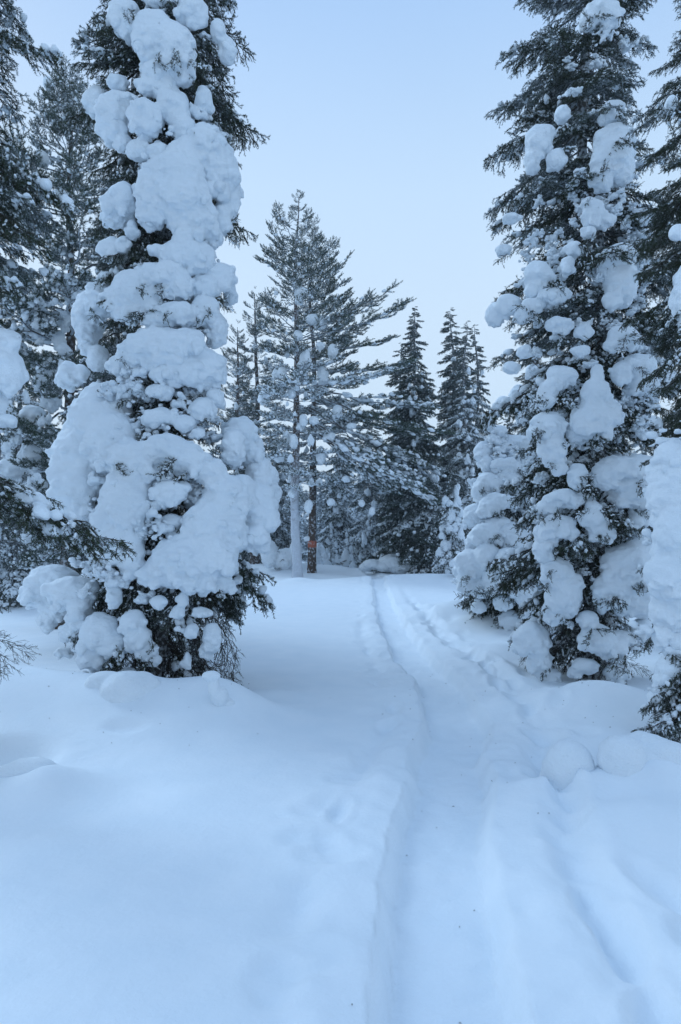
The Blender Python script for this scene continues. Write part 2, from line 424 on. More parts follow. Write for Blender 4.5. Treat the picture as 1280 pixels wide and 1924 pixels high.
def hit(px, py):
    dd = np.arange(2.0, 60, .02); w0 = W(px, py, 1.0) - (0, 0, EYE)
    z = EYE + w0[2] * dd; h = H(w0[0] * dd, dd); k = np.argmax(z < h)
    return float(dd[k])
def hz(x, y): return float(H(np.array([x]), np.array([y]))[0])

def seg(a, b, st): return np.arange(a, b, st)
gy = np.concatenate([seg(-30, -2, 1.0), seg(-2, 1.6, .15), seg(1.6, 5.5, 0.025), seg(5.5, 10, 0.045), seg(10, 18, .10), seg(18, 45, .22), seg(45, 120, 1.5), seg(120, 901, 26)])
def grow(y0, s0, rate, end):
    r_ = [y0]; s_ = s0
    while r_[-1] < end: r_.append(r_[-1] + s_); s_ *= rate
    return np.array(r_[1:])
core = seg(-1.8, 2.7, .026)
gx = np.concatenate([-grow(1.8, .028, 1.045, 500)[::-1], core, grow(core[-1], .028, 1.045, 500)])
GX, GY = np.meshgrid(gx, gy); GZ = H(GX, GY)
V = np.stack([GX.ravel(), GY.ravel(), GZ.ravel()], 1)
idx = np.arange(len(V)).reshape(GX.shape)
Q = np.stack([idx[:-1, :-1], idx[:-1, 1:], idx[1:, 1:], idx[1:, :-1]], -1).reshape(-1, 4)
NV = vnormals(V, Q)
cx = V[Q].mean(1)
on = (np.abs(cx[:, 0] - np.interp(cx[:, 1], _ty, _txs)) < 0.36) & (cx[:, 1] < 60)
for nm, sel in (('ground', ~on), ('path', on)):
    q = Q[sel]; u, inv = np.unique(q, return_inverse=True)
    a = Acc(); a.add(V[u], inv.reshape(-1, 4)); me = a.mesh(nm, [M_GROUND])
    me.normals_split_custom_set_from_vertices(NV[u].tolist())
    o = obj(nm, me); o['kind'] = 'structure'
    if nm == 'path': o['label'] = 'trodden snow trail winding through the clearing'

# ------------------------------------------------------------------ branch prototypes
def needles(acc, P, per_m, ln, wd, rg, spread=0.9, m=0, upw=0.0):
    """thin needle triangles along polyline P"""
    P = np.asarray(P); seg_ = np.linalg.norm(np.diff(P, axis=0), axis=1); L = seg_.sum(); n = max(3, int(L * per_m))
    t = np.sort(rg.uniform(0, L, n)); cum = np.concatenate([[0], np.cumsum(seg_)])
    p = np.stack([np.interp(t, cum, P[:, i]) for i in range(3)], 1)
    k = np.clip(np.searchsorted(cum, t) - 1, 0, len(seg_) - 1); T = (np.diff(P, axis=0) / seg_[:, None])[k]
    r_ = rg.normal(size=(n, 3)); r_ -= (r_ * T).sum(1)[:, None] * T; r_ /= np.linalg.norm(r_, axis=1)[:, None] + 1e-9
    r_[:, 2] += upw
    d = T * (1 - spread * 0.55) + r_ * spread; d /= np.linalg.norm(d, axis=1)[:, None]
    s = np.cross(d, rg.normal(size=(n, 3))); s /= np.linalg.norm(s, axis=1)[:, None] + 1e-9
    l = ln * rg.uniform(.7, 1.15, n)[:, None]
    V = np.stack([p - s * wd / 2, p + s * wd / 2, p + d * l], 1).reshape(-1, 3)
    acc.add(V, np.arange(3 * n).reshape(-1, 3), m)

def curve(p0, d, L, droop, n=6, curl=0.0, rg=None, wob=0.0):
    """polyline of length L from p0 along d, bending down by droop and back up by curl at the tip"""
    t = np.linspace(0, 1, n)[:, None]; d = np.asarray(d, float); d = d / np.linalg.norm(d)
    P = np.asarray(p0) + d * L * t + np.array((0, 0, 1.0)) * L * (-droop * t ** 1.8 + curl * t ** 4)
    if rg is not None and wob: P[1:] += rg.normal(size=(n - 1, 3)) * wob * L
    return P

def snow_on(acc, P, r, rg, m, lumps=True):
    """lumpy snow lying on a twig"""
    a0 = rg.uniform(0, .45); a1 = a0 + rg.uniform(.25, .55); n = 7; L = len(P) - 1
    t = np.linspace(a0, min(a1, 1), n) * L
    q = np.stack([np.interp(t, np.arange(L + 1), P[:, j]) for j in range(3)], 1) + (0, 0, r * .45)
    q += rg.normal(size=(n, 3)) * r * .22
    rr = r * rg.uniform(.55, 1.15, n); rr[0] *= .35; rr[-1] *= .3
    V, Fq = tube(q, rr, 6); acc.add(V, Fq, m)

def spruce_branch(seed, snow=0.0, rimed=False, dens=1.0, hang=0.22, nl=.020, nw=.0046, step=.040, sr=1.0):
    """1 m long spruce bough along +X with drooping side sprays; slots: needles, twig, snow"""
    rg = np.random.default_rng(seed); a = Acc()
    ax = curve((0, 0, 0), (1, 0, .05), 1.0, 0.20, 10, 0.14, rg, 0.008)
    V, Fq = tube(ax, np.linspace(0.013, 0.003, 10), 5); a.add(V, Fq, 1)
    cum = np.linspace(0, 1, 10)
    sp = np.arange(0.14, 0.99, step)
    for i, t in enumerate(sp):
        for sd in (-1, 1):
            if rg.uniform() < 0.1: continue
            p0 = np.array([np.interp(t, cum, ax[:, j]) for j in range(3)])
            L = (0.07 + 0.44 * (1 - t) ** 0.8 * min(1, (t + .12) / .4)) * rg.uniform(.65, 1.15)
            ang = rg.uniform(.65, 1.15) - .35 * t
            d = (math.cos(ang), sd * math.sin(ang), rg.uniform(-.25, .15))
            P = curve(p0, d, L, hang * rg.uniform(.4, 1.5), 6, 0.05, rg, 0.02)
            V, Fq = tube(P, np.linspace(0.0042, 0.0015, 6), 3); a.add(V, Fq, 1)
            needles(a, P, 280 * dens, nl, nw, rg, .85)
            if snow > 0 and rg.uniform() < snow: snow_on(a, P[1:], sr * rg.uniform(.006, .017), rg, 2)
            for k in range(int(L / .030)):
                tt = rg.uniform(.15, 1); q0 = np.array([np.interp(tt, np.linspace(0, 1, 6), P[:, j]) for j in range(3)])
                an2 = ang + rg.choice([-1, 1]) * rg.uniform(.4, 1.0)
                d2 = (math.cos(an2), sd * math.sin(an2), rg.uniform(-.75, .35))
                P2 = curve(q0, d2, rg.uniform(.035, .095) * (1.2 - tt * .4), hang * 1.2, 4, 0, rg, .03)
                V, Fq = tube(P2, (.0028, .0024, .002, .0014), 3); a.add(V, Fq, 1)
                needles(a, P2, 300 * dens, nl, nw, rg, .85)
                if snow > 0 and rg.uniform() < snow * .55: snow_on(a, P2, sr * rg.uniform(.005, .013), rg, 2)
    needles(a, ax[5:], 260 * dens, .02, .0042, rg)
    if snow > .15:
        C = []; r_ = []
        for k in range(int(34 * snow)):
            t = rg.uniform(.2, 1); p = np.array([np.interp(t, cum, ax[:, j]) for j in range(3)])
            w = .22 * (1.1 - t); p += (rg.normal() * .03, rg.normal() * w, 0.012); p[2] -= abs(p[1]) * hang * .6
            C.append(p); r_.append(rg.uniform(.016, .044))
        nodules(a, C, np.array(r_) , 2, seed)
    return a.mesh('spruce_bough', [M_NEEDLE_F if rimed else M_NEEDLE, M_TWIG_F if rimed else M_TWIG, M_SNOW])

def pine_branch(seed, snow=0.3, dens=1.0, rise=0.0, sr=1.0):
    """1 m long pine limb with bottlebrush shoots that turn up at their ends"""
    rg = np.random.default_rng(seed); a = Acc()
    ax = curve((0, 0, 0), (1, 0, .10 + rise), 1.0, 0.12, 9, 0.22, rg, 0.012)
    V, Fq = tube(ax, np.linspace(0.012, 0.003, 9), 5); a.add(V, Fq, 1)
    def shoot(P):
        V, Fq = tube(P, .0022, 3); a.add(V, Fq, 1)
        needles(a, P, 480 * dens, .028, .0050, rg, .8, 0, .25)
    def bear(P, cumt, L0, depth):
        L = L0
        for t in np.arange(.30 if depth == 0 else .25, 1.0, .09 if depth == 0 else .20):
            for sd in (-1, 1):
                if rg.uniform() < .12: continue
                tt = min(1, t + rg.uniform(-.03, .03))
                p0 = np.array([np.interp(tt, cumt, P[:, j]) for j in range(3)])
                dv = P[-1] - P[0]; az = math.atan2(dv[1], dv[0]) + sd * rg.uniform(.5, .95)
                l = L * (0.42 * (1.05 - tt) + .07) * rg.uniform(.6, 1.15) if depth == 0 else rg.uniform(.05, .11)
                d = (math.cos(az), math.sin(az), rg.uniform(-.1, .35) + (.25 if depth else 0))
                Q_ = curve(p0, d, l, .1, 5, .22, rg, .02)
                if depth == 0 and l > .14:
                    V, Fq = tube(Q_, np.linspace(.005, .002, 5), 3); a.add(V, Fq, 1)
                    bear(Q_, np.linspace(0, 1, 5), l, 1); shoot(Q_[2:])
                else: shoot(Q_)
                if rg.uniform() < snow: snow_on(a, Q_[1:], sr * rg.uniform(.006, .018), rg, 2)
    bear(ax, np.linspace(0, 1, 9), 1.0, 0); shoot(ax[5:])
    if snow > .2:
        n = int(26 * snow); t = rg.uniform(.25, .95, n)
        C = np.stack([np.interp(t, np.linspace(0, 1, 9), ax[:, j]) for j in range(3)], 1); C[:, 1] += rg.normal(size=n) * .09; C[:, 2] += .01
        nodules(a, C, rg.uniform(.012, .034, n), 2, seed)
    return a.mesh('pine_bough', [M_PINE, M_TWIG_F, M_SNOW])

def sprig(seed):
    """0.22 m needled twig ends, life-size needles"""
    rg = np.random.default_rng(seed); a = Acc()
    ax = curve((0, 0, 0), (1, 0, -.1), .20, .2, 6, .1, rg, .03); V, Fq = tube(ax, np.linspace(.004, .0018, 6), 4); a.add(V, Fq, 1); needles(a, ax, 330, .018, .0045, rg, .85)
    for t in np.linspace(.1, .95, 9):
        for sd in (-1, 1):
            p0 = np.array([np.interp(t, np.linspace(0, 1, 6), ax[:, j]) for j in range(3)]); an = sd * rg.uniform(.4, 1.2)
            P = curve(p0, (math.cos(an), math.sin(an), rg.uniform(-.7, .5)), rg.uniform(.04, .11), .3, 4, 0, rg, .04)
            V, Fq = tube(P, (.0028, .0024, .002, .0014), 3); a.add(V, Fq, 1)
            if rg.uniform() < .85: needles(a, P, 330, .018, .0045, rg, .85)
            if rg.uniform() < .4: snow_on(a, P, rg.uniform(.006, .013), rg, 2)
    return a.mesh('sprig', [M_NEEDLE, M_TWIG, M_SNOW])

def dead_twigs(seed):
    """bare, drooping lower branch, few needles"""
    rg = np.random.default_rng(seed); a = Acc()
    ax = curve((0, 0, 0), (1, 0, -.1), 1.0, 0.35, 9, 0.05, rg, 0.02)
    V, Fq = tube(ax, np.linspace(0.010, 0.002, 9), 4); a.add(V, Fq, 1)
    for t in np.arange(.15, 1, .055):
        for sd in (-1, 1):
            p0 = np.array([np.interp(t, np.linspace(0, 1, 9), ax[:, j]) for j in range(3)])
            an = sd * rg.uniform(.4, 1.1); L = rg.uniform(.12, .42) * (1.1 - t * .6)
            P = curve(p0, (math.cos(an), math.sin(an), rg.uniform(-.6, .1)), L, rg.uniform(.2, .8), 6, .1, rg, .03)
            V, Fq = tube(P, np.linspace(.0038, .0013, 6), 3); a.add(V, Fq, 1)
            for k in range(4):
                tt = rg.uniform(.2, 1); q0 = np.array([np.interp(tt, np.linspace(0, 1, 6), P[:, j]) for j in range(3)])
                P2 = curve(q0, rg.normal(size=3) + (1, sd * .6, -.5), rg.uniform(.04, .14), .3, 4, 0, rg, .05)
                V, Fq = tube(P2, (.0024, .002, .0016, .001), 3); a.add(V, Fq, 1)
                if rg.uniform() < .45: needles(a, P2, 200, .016, .0036, rg, .85)
            if rg.uniform() < .22: snow_on(a, P[1:], rg.uniform(.006, .015), rg, 2)
    return a.mesh('bare_bough', [M_NEEDLE, M_TWIG, M_SNOW])

PB = {
    'dark':   [spruce_branch(100 + i, 0.10, False) for i in range(4)],
    'dusted': [spruce_branch(120 + i, 0.45, False) for i in range(4)],
    'rimed':  [spruce_branch(140 + i, 0.16, True) for i in range(4)],
    'loaded': [spruce_branch(160 + i, 0.95, True, .8) for i in range(3)],
    'mid':    [spruce_branch(220 + i, 0.25, True, .62, .30, .040, .0095, .050) for i in range(4)],
    'midsnow': [spruce_branch(230 + i, 0.95, True, .5, .34, .038, .0095, .055, 1.9) for i in range(3)],
    'pine':   [pine_branch(180 + i, .22) for i in range(4)],
    'pinesnow': [pine_branch(190 + i, .7, .9, 0, 1.6) for i in range(3)],
    'sprig':  [sprig(250 + i) for i in range(6)],
    'bare':   [dead_twigs(200 + i) for i in range(4)],
}

# ------------------------------------------------------------------ tree builder
def rot_frame(az, dip, roll, sc, p, flat=1.0):
    return Matrix.Translation(Vector(p)) @ Matrix.Rotation(az, 4, 'Z') @ Matrix.Rotation(dip, 4, 'Y') @ Matrix.Rotation(roll, 4, 'X') @ Matrix.Diagonal((sc, sc * flat, sc * flat, 1))

def trunk_mesh(h, r0, mat_, lean=(0, 0), seed=0, sides=12, top=.012):
    rg = np.random.default_rng(seed); n = 26; t = np.linspace(0, 1, n)
    P = np.stack([lean[0] * t + .010 * h * noise(np.stack([t * 5, t * 0, t * 0], 1), seed), lean[1] * t + .010 * h * noise(np.stack([t * 5, t * 0 + 5, t * 0], 1), seed), h * t - .4], 1)
    r = (r0 - top) * (1 - t) ** .85 + top; r[:2] *= (1.3, 1.1)
    pf = np.stack([np.interp(np.linspace(0, 1, 110), t, P[:, j]) for j in range(3)], 1); rf = np.interp(np.linspace(0, 1, 110), t, r)
    a = Acc(); V, Q_ = tube(pf, rf, 18); cen = np.repeat(pf, 18, 0); V = cen + (V - cen) * (1 + .16 * noise(V * (14, 14, 5), seed) + .10 * noise(V * (40, 40, 16), seed + 1))[:, None]; a.add(V, Q_)
    return a.mesh('trunk', [mat_]), P

def tree(name, label, cat, base, h, prof, n, kinds, seed, dip=(0.2, 0.7), z0=.3, group=None, bark=None, r0=.12, lean=(0, 0), azr=None, len_var=(.7, 1.1), flat=1.0, whorl=False, mult=1.0):
    """prof(t) -> crown radius in m at height fraction t; kinds: function (t, az, rnd) -> prototype list"""
    rd = random.Random(seed)
    x, y = base; gz = hz(x, y)
    root = thing(name, label, cat, (x, y, gz), group)
    tm, TP = trunk_mesh(h, r0, bark or M_BARK, lean, seed)
    obj('trunk', tm, root)
    for i in range(n):
        t = (i + rd.random()) / n; t = t ** 0.92
        if whorl: t = round(t * whorl) / whorl + rd.uniform(-.006, .006)
        z = z0 + (h - z0) * max(0, t) * .985
        p = [np.interp(z, TP[:, 2], TP[:, j]) for j in range(2)] + [z]
        az = rd.uniform(-math.pi, math.pi) if azr is None else azr(t, rd)
        if az is None: continue
        Rr = prof(t, az)
        if Rr <= 0.05: continue
        ks = kinds(t, az, rd)
        if not ks: continue
        d0 = dip[0] * t + dip[1] * (1 - t)
        L = Rr * rd.uniform(*len_var) * mult
        d_ = d0 + rd.uniform(-.18, .18)
        obj('branch', rd.choice(ks), root, rot_frame(az, d_, rd.uniform(-.3, .3), L / max(.55, math.cos(d_)), p, flat))
    return root, gz

# pillows ---------------------------------------------------------------
def pillows(root, clumps, axis, dist, prof_r, vox, seed, front=0.72, thick=.85, skirt=1.0, name='snow_clump', sprigs=0.0):
    """clumps: lists of lobes (px, py, rx, ry[, extra towards the camera in m]); each clump one mesh hung on the crown of the tree"""
    rg = np.random.default_rng(seed); org = np.array(root.location); nsp = [0]
    for ci, lobes in enumerate(clumps):
        E = []; rmax = max(l[2] for l in lobes)
        for l in lobes:
            px, py, rx, ry = l[:4]; ex = l[4] if len(l) > 4 else 0
            k = dist / F
            w = W(px, py, dist); Rr = prof_r(w[2]); off = w[0] - axis
            dz = math.sqrt(max(0.0, Rr * Rr - off * off)) * front + ex
            dd = dist - dz; w = W(px, py, dd); k = dd / F
            a, b = rx * k, ry * k; c = min(a, b) * thick + .02 + .12 * max(a, b)
            sm = 0.16 * min(a, b) + .012
            E.append((*w, a, c, b, sm))
            # lumps and short tongues under each lobe
            if skirt > 0:
                for j in range(int((4 + 8 * min(1, rx / 40)) * skirt)):
                    th = rg.uniform(-1.25, 1.25); r_ = rg.uniform(.78, 1.0)
                    s_ = rg.uniform(.14, .34) * min(a, b)
                    s_ = max(s_, .018)
                    q = w + (a * math.sin(th) * r_, -c * rg.uniform(-.5, .75), -b * math.cos(th) * r_)
                    E.append((*q, s_, s_, s_ * rg.uniform(.9, 1.5), .35 * s_ + .006))
                for j in range(int(20 * skirt * min(1.8, rx / 35 + .3))):
                    v = rg.normal(size=3); v /= np.linalg.norm(v); v[1] = -abs(v[1])
                    if v[2] > rg.uniform(-.3, .5): continue
                    s_ = rg.uniform(.014, .044) * min(1.4, .5 + a / .3)
                    q = w + v * (a, c, b) * rg.uniform(.92, 1.04)
                    E.append((*q, s_, s_, s_ * .95, s_ * .45))
        V, Q_ = blob_mesh(E, vox * 1.22, 0, seed * 31 + ci)
        A = Acc(); A.add(V - org, Q_)
        o = obj(name, A.mesh('snow_clump', [M_SNOW]), root)
        if sprigs:
            for l in range(len(E)):
                e = E[l]
                if e[6] < .012 or rg.uniform() > sprigs: continue
                for j in range(rg.integers(1, 3)):
                    th = rg.uniform(-1.7, 1.7); v = np.array((math.sin(th), -.55, -math.cos(th))); p = np.array(e[:3]) + v * (e[3], e[4], e[5]) * .70
                    nsp[0] += 1
                    if nsp[0] > 290: break
                    obj('sprig', PB['sprig'][rg.integers(0, 6)], root, rot_frame(math.atan2(v[1], v[0]) + rg.normal() * .4, rg.uniform(-.2, 1.1), rg.uniform(-2, 2), rg.uniform(.6, 1.15), p - org))

def dusting(root, n, sampler, seed, rr=(.013, .045), per=9, spread=.07):
    """clusters of fist-sized and smaller snow knots caught on the twigs"""
    rg = np.random.default_rng(seed); a = Acc(); sc0 = rr[1] / .045
    for i in range(n):
        c = sampler(rg)
        if c is None: continue
        for k in range(rg.integers(1, 4)):
            V, Q_ = CLU[rg.integers(0, len(CLU))]; th = rg.uniform(0, 6.283); s_ = sc0 * rg.uniform(.45, 1.25)
            Rm = np.array([[math.cos(th), -math.sin(th), 0], [math.sin(th), math.cos(th), 0], [0, 0, 1]])
            a.add((V * s_ * (1, 1, rg.uniform(.7, 1.1))) @ Rm.T + np.asarray(c) + rg.normal(size=3) * (.07, .05, .07) * sc0 * (k > 0), Q_)
    o = obj('snow_crust', a.mesh('snow_crust', [M_SNOW]), root); o['kind'] = 'stuff'
    return o

def cluster_proto(seed):
    rg = np.random.default_rng(seed); E = [(0, 0, 0, .05, .045, .04, .012)]
    for j in range(16):
        v = rg.normal(size=3) * (.055, .055, .04); r_ = rg.uniform(.014, .038)
        E.append((*v, r_ * rg.uniform(.9, 1.3), r_, r_ * rg.uniform(.75, 1.1), .010))
    return blob_mesh(E, .0215, 0, seed, 1.0)
CLU = [cluster_proto(900 + i) for i in range(8)]
def drape_proto(seed):
    rg = np.random.default_rng(seed); E = [(0, 0, 0, .8, .7, .75, .12)]
    for j in range(rg.integers(3, 6)):
        an = rg.uniform(0, 6.283); E.append((.5 * math.cos(an), .5 * math.sin(an), rg.uniform(-.9, .2), rg.uniform(.35, .6), rg.uniform(.35, .6), rg.uniform(.4, .8), .10))
    E.append((rg.normal() * .15, 0, .65, .4, .4, .45, .15))
    for j in range(26):
        v = rg.normal(size=3); v /= np.linalg.norm(v); v[2] = -abs(v[2]) * .8; r_ = rg.uniform(.08, .22)
        E.append((*(v * (.85, .8, 1.15)), r_, r_, r_ * 1.2, .06))
    V, Q_ = blob_mesh(np.array(E) * .3, .028, 0, seed, 1.0); A = Acc(); A.add(V / .3, Q_)
    return A.mesh('snow_clump', [M_SNOW])
DRP = [drape_proto(950 + i) for i in range(9)]



# ================================================================== LEFT HERO SPRUCE
D1 = 7.6; bx = (305 - 640) / F * D1; H1 = 10.6
zs = [0, .5, 1.0, 1.6, 2.2, 3.0, 4.0, 5.0, 6.0, 7.5, 9, 10.6]
rs = [.85, 1.10, 1.15, 1.15, 1.05, .82, .70, .72, .78, .95, .6, .05]
def prof1z(z): return float(np.interp(z, zs, rs))
def prof1(t, az=0):
    z = .3 + (H1 - .3) * t; r_ = prof1z(z)
    s = math.sin(az); c = math.cos(az)
    if z > 5.4 and c > .2: r_ *= 1.15
    if z > 3.2 and c < -.3: r_ *= 1.18
    if s < -.2: r_ *= .86          # pillows cover the side towards the trail
    return r_
def k1(t, az, rd):
    if t < .10: return None if abs(az + 1.25) < .9 else PB['bare'] + PB['dusted'][:1]
    if t < .16: return PB['bare'][:2] + PB['dusted'][:2]
    if math.sin(az) < .2 and t < .6: return PB['dark'][:2] + PB['dusted']
    return PB['dark'] + PB['dusted'][:1]
hero, gz1 = tree('spruce_tree', 'snow-smothered spruce in the left foreground, big pillows of snow down its front', 'tree', (bx, D1), H1, prof1, 285, k1, 1, dip=(.35, .75), z0=.45, r0=.095, lean=(.12, 0))
C1 = [
 [(233, 35, 33, 33), (245, 62, 18, 12)], [(300, 0, 32, 14)], [(360, 22, 30, 30)],
 [(290, 75, 42, 48), (330, 95, 36, 50), (285, 48, 26, 26), (345, 130, 24, 26)],
 [(410, 58, 15, 20), (428, 95, 17, 28)],
 [(300, 135, 30, 24), (285, 165, 28, 16), (318, 160, 14, 18)],
 [(185, 190, 25, 32), (220, 205, 36, 30), (213, 235, 30, 35), (240, 185, 22, 12), (232, 270, 16, 18)],
 [(274, 220, 34, 35, .08)],
 [(325, 200, 30, 30), (345, 240, 24, 26), (318, 175, 18, 16)], [(222, 155, 20, 14)], [(383, 187, 17, 22), (398, 203, 8, 8)],
 [(380, 275, 40, 40), (410, 320, 36, 55), (427, 365, 22, 50), (350, 300, 34, 38), (418, 410, 20, 30)],
 [(330, 330, 58, 38), (300, 370, 48, 40), (345, 375, 55, 45), (288, 400, 32, 24), (370, 420, 38, 34), (402, 447, 18, 18), (340, 415, 30, 22)],
 [(230, 380, 34, 34), (222, 408, 28, 20), (250, 430, 13, 18)],
 [(213, 470, 30, 24), (233, 460, 13, 17)],
 [(348, 455, 26, 38), (370, 485, 34, 32), (330, 480, 35, 26), (300, 470, 20, 10)],
 [(410, 520, 33, 28), (432, 550, 14, 22), (385, 540, 28, 24)],
 [(300, 288, 20, 20), (262, 283, 24, 18), (270, 262, 12, 12)],
 [(310, 518, 48, 24), (262, 535, 44, 22), (335, 540, 38, 26), (250, 565, 56, 34), (200, 560, 38, 34), (170, 585, 30, 44), (163, 625, 18, 28)],
 [(330, 588, 40, 22), (385, 582, 26, 26), (410, 620, 20, 34), (295, 600, 26, 16)],
 [(300, 652, 60, 42, .05), (350, 645, 40, 33, .05), (258, 668, 38, 28), (390, 692, 36, 38), (340, 700, 56, 24), (228, 690, 24, 20)],
 [(130, 705, 22, 25), (152, 702, 15, 18)], [(185, 672, 20, 26), (165, 650, 14, 20)],
 [(205, 745, 42, 22), (190, 790, 62, 62), (158, 860, 58, 72), (150, 920, 54, 56), (215, 830, 50, 58), (250, 870, 48, 44), (238, 950, 48, 66), (225, 1020, 42, 46), (250, 1050, 26, 36), (310, 848, 56, 30), (352, 865, 42, 30), (120, 900, 25, 50)],
 [(318, 925, 34, 24), (345, 915, 16, 12)], [(322, 982, 24, 15, -.12), (330, 1006, 18, 9, -.1)],
 [(395, 885, 34, 28), (425, 940, 44, 50), (388, 985, 44, 46), (345, 1052, 58, 46), (300, 1078, 36, 26), (430, 1000, 36, 40), (395, 1040, 50, 46), (365, 1085, 40, 26)],
 [(452, 812, 34, 30), (470, 845, 26, 32), (440, 842, 22, 36)], [(488, 905, 32, 44), (478, 955, 42, 46), (502, 940, 25, 46), (478, 1012, 32, 28), (455, 930, 30, 40)],
 [(100, 1090, 46, 32), (73, 1115, 30, 28), (135, 1112, 48, 26), (105, 1142, 32, 24), (88, 1166, 18, 16), (150, 1150, 22, 30), (137, 1184, 26, 16)],
 [(190, 1188, 38, 36), (178, 1222, 28, 34), (218, 1210, 24, 28), (175, 1255, 10, 14)],
 [(250, 1170, 24, 24), (262, 1200, 24, 22), (278, 1222, 22, 16)],
 [(335, 1150, 12, 12)], [(290, 1240, 14, 10)], [(150, 1215, 14, 10)], [(240, 1262, 16, 9)], [(360, 1185, 12, 14)], [(300, 1130, 16, 12)], [(380, 1150, 16, 10)], [(120, 1225, 16, 10)], [(352, 1240, 8, 16)],
 [(412, 1088, 25, 20), (432, 1100, 14, 12)], [(398, 1200, 18, 28), (388, 1222, 12, 16)], [(345, 1128, 10, 16)], [(215, 1120, 14, 22), (232, 1090, 14, 10)],
 [(300, 785, 30, 18), (345, 795, 22, 14)], [(380, 770, 26, 22), (405, 745, 16, 20)], [(372, 815, 14, 10)], [(250, 730, 22, 12)], [(300, 735, 28, 14)],
]
pillows(hero, C1, bx, D1, prof1z, .0125, 3, front=.75, sprigs=.015)
def samp1(rg):
    z = rg.uniform(1.0, 6.4); th = rg.uniform(-2.8, -.25); Rr = prof1z(z) * rg.uniform(.62, .82)
    if z > 3.4 and math.cos(th) < -.15: return None
    return (math.cos(th) * Rr, math.sin(th) * Rr, z)
dusting(hero, 250, samp1, 4)
for i in range(24):     # dead hanging boughs round the foot
    az = R.uniform(-2.9, .3)
    if abs(az + 1.25) < .6: continue
    az = az; obj('twig', R.choice(PB['bare']), hero, rot_frame(az, R.uniform(.2, 1.0), R.uniform(-1, 1), R.uniform(.55, 1.0) * (.5 if abs(az + 1.25) < .4 else 1), (0, 0, R.uniform(.35, 1.3))))

# ================================================================== RIGHT HERO SPRUCE
D2 = 8.2; bx2 = (1110 - 640) / F * D2; H2 = 12.0
zs2 = [0, .6, 1.5, 2.5, 3.5, 4.5, 5.5, 6.5, 7.5, 9, 12.0]; rs2 = [.7, .95, 1.1, 1.25, 1.35, 1.30, 1.24, 1.18, 1.12, .9, .05]
def prof2z(z): return float(np.interp(z, zs2, rs2))
def prof2(t, az=0):
    z = .3 + (H2 - .3) * t; r_ = prof2z(z)
    if math.cos(az) > .3: r_ *= .72
    if z < 4 and math.sin(az) < -.2: r_ *= .84
    return r_
def k2(t, az, rd):
    z = t * H2
    if z < 1.0: return PB['bare'] + PB['dusted'][:1]
    if z < 3.8: return PB['dusted'] + PB['dark'][:1]
    return PB['dark'][:2] + PB['rimed'][:3] + PB['dusted'][:3]
hero2, gz2 = tree('spruce_tree', 'tall dark green spruce right of the trail, separate snow pillows on its boughs', 'tree', (bx2, D2), H2, prof2, 295, k2, 2, dip=(.1, .65), z0=.35, r0=.11, lean=(.15, 0))
C2 = [
 [(1130, 28, 36, 26), (1105, 38, 16, 18)], [(1150, 212, 22, 22)], [(1150, 262, 36, 30), (1150, 300, 38, 38), (1130, 335, 22, 22), (1168, 318, 22, 32)],
 [(1012, 268, 24, 32), (1000, 300, 14, 28), (1022, 250, 22, 14)], [(1058, 215, 15, 16)], [(1045, 300, 18, 20)],
 [(1115, 402, 22, 26), (1135, 415, 18, 16), (1105, 384, 12, 12)], [(1107, 436, 14, 12)],
 [(1160, 492, 34, 32), (1167, 530, 30, 34), (1175, 555, 18, 22)], [(1010, 515, 25, 24), (1002, 540, 15, 16), (1028, 520, 14, 10)],
 [(1080, 468, 16, 14)], [(1066, 500, 14, 18)], [(1040, 552, 32, 13), (1000, 575, 24, 14), (982, 592, 16, 18)],
 [(930, 590, 18, 24), (955, 572, 24, 20)], [(1172, 635, 32, 22), (1150, 650, 14, 10)], [(1150, 565, 18, 18)], [(1050, 610, 26, 16)], [(1095, 622, 16, 14)],
 [(1122, 702, 10, 20), (1120, 745, 26, 38), (1112, 790, 40, 34), (1142, 775, 26, 30), (1125, 815, 24, 12)],
 [(1055, 705, 28, 20), (1025, 745, 18, 28), (1040, 725, 16, 16)], [(1030, 800, 32, 28), (1036, 840, 27, 28), (1048, 862, 14, 13)],
 [(1195, 690, 42, 24), (1208, 722, 34, 22), (1168, 702, 18, 26)],
 [(1168, 880, 52, 26), (1200, 872, 26, 20), (1188, 920, 36, 36), (1140, 895, 26, 26), (1200, 960, 20, 28)],
 [(1112, 975, 26, 20), (1130, 1000, 28, 18), (1114, 955, 14, 16)], [(1050, 990, 33, 24), (1030, 1005, 20, 22), (1072, 1002, 16, 14)], [(1058, 938, 38, 16), (1028, 950, 16, 16)], [(1085, 895, 18, 26)],
 [(1178, 1065, 46, 44), (1148, 1110, 38, 32), (1200, 1040, 26, 34), (1190, 1130, 36, 26)],
 [(1045, 1075, 30, 28), (1060, 1120, 33, 33), (1076, 1100, 22, 20), (1040, 1152, 20, 26)],
 [(1105, 1165, 18, 17), (1120, 1200, 33, 28), (1150, 1212, 28, 28), (1172, 1196, 24, 14)], [(1000, 1200, 34, 28), (1015, 1238, 24, 28), (985, 1215, 18, 14)], [(1020, 1030, 20, 28), (1012, 1000, 10, 18)],
 [(1100, 1250, 24, 14), (1080, 1262, 14, 10)], [(1160, 1262, 26, 16)], [(1030, 1270, 22, 16)], [(1205, 1180, 18, 20)], [(1050, 880, 16, 14)],
 [(945, 470, 16, 9)], [(960, 410, 18, 10)], [(985, 660, 14, 12)], [(960, 690, 16, 12)], [(1090, 660, 20, 10)],
]
pillows(hero2, C2, bx2, D2, prof2z, .0135, 7, front=.80, sprigs=.035)
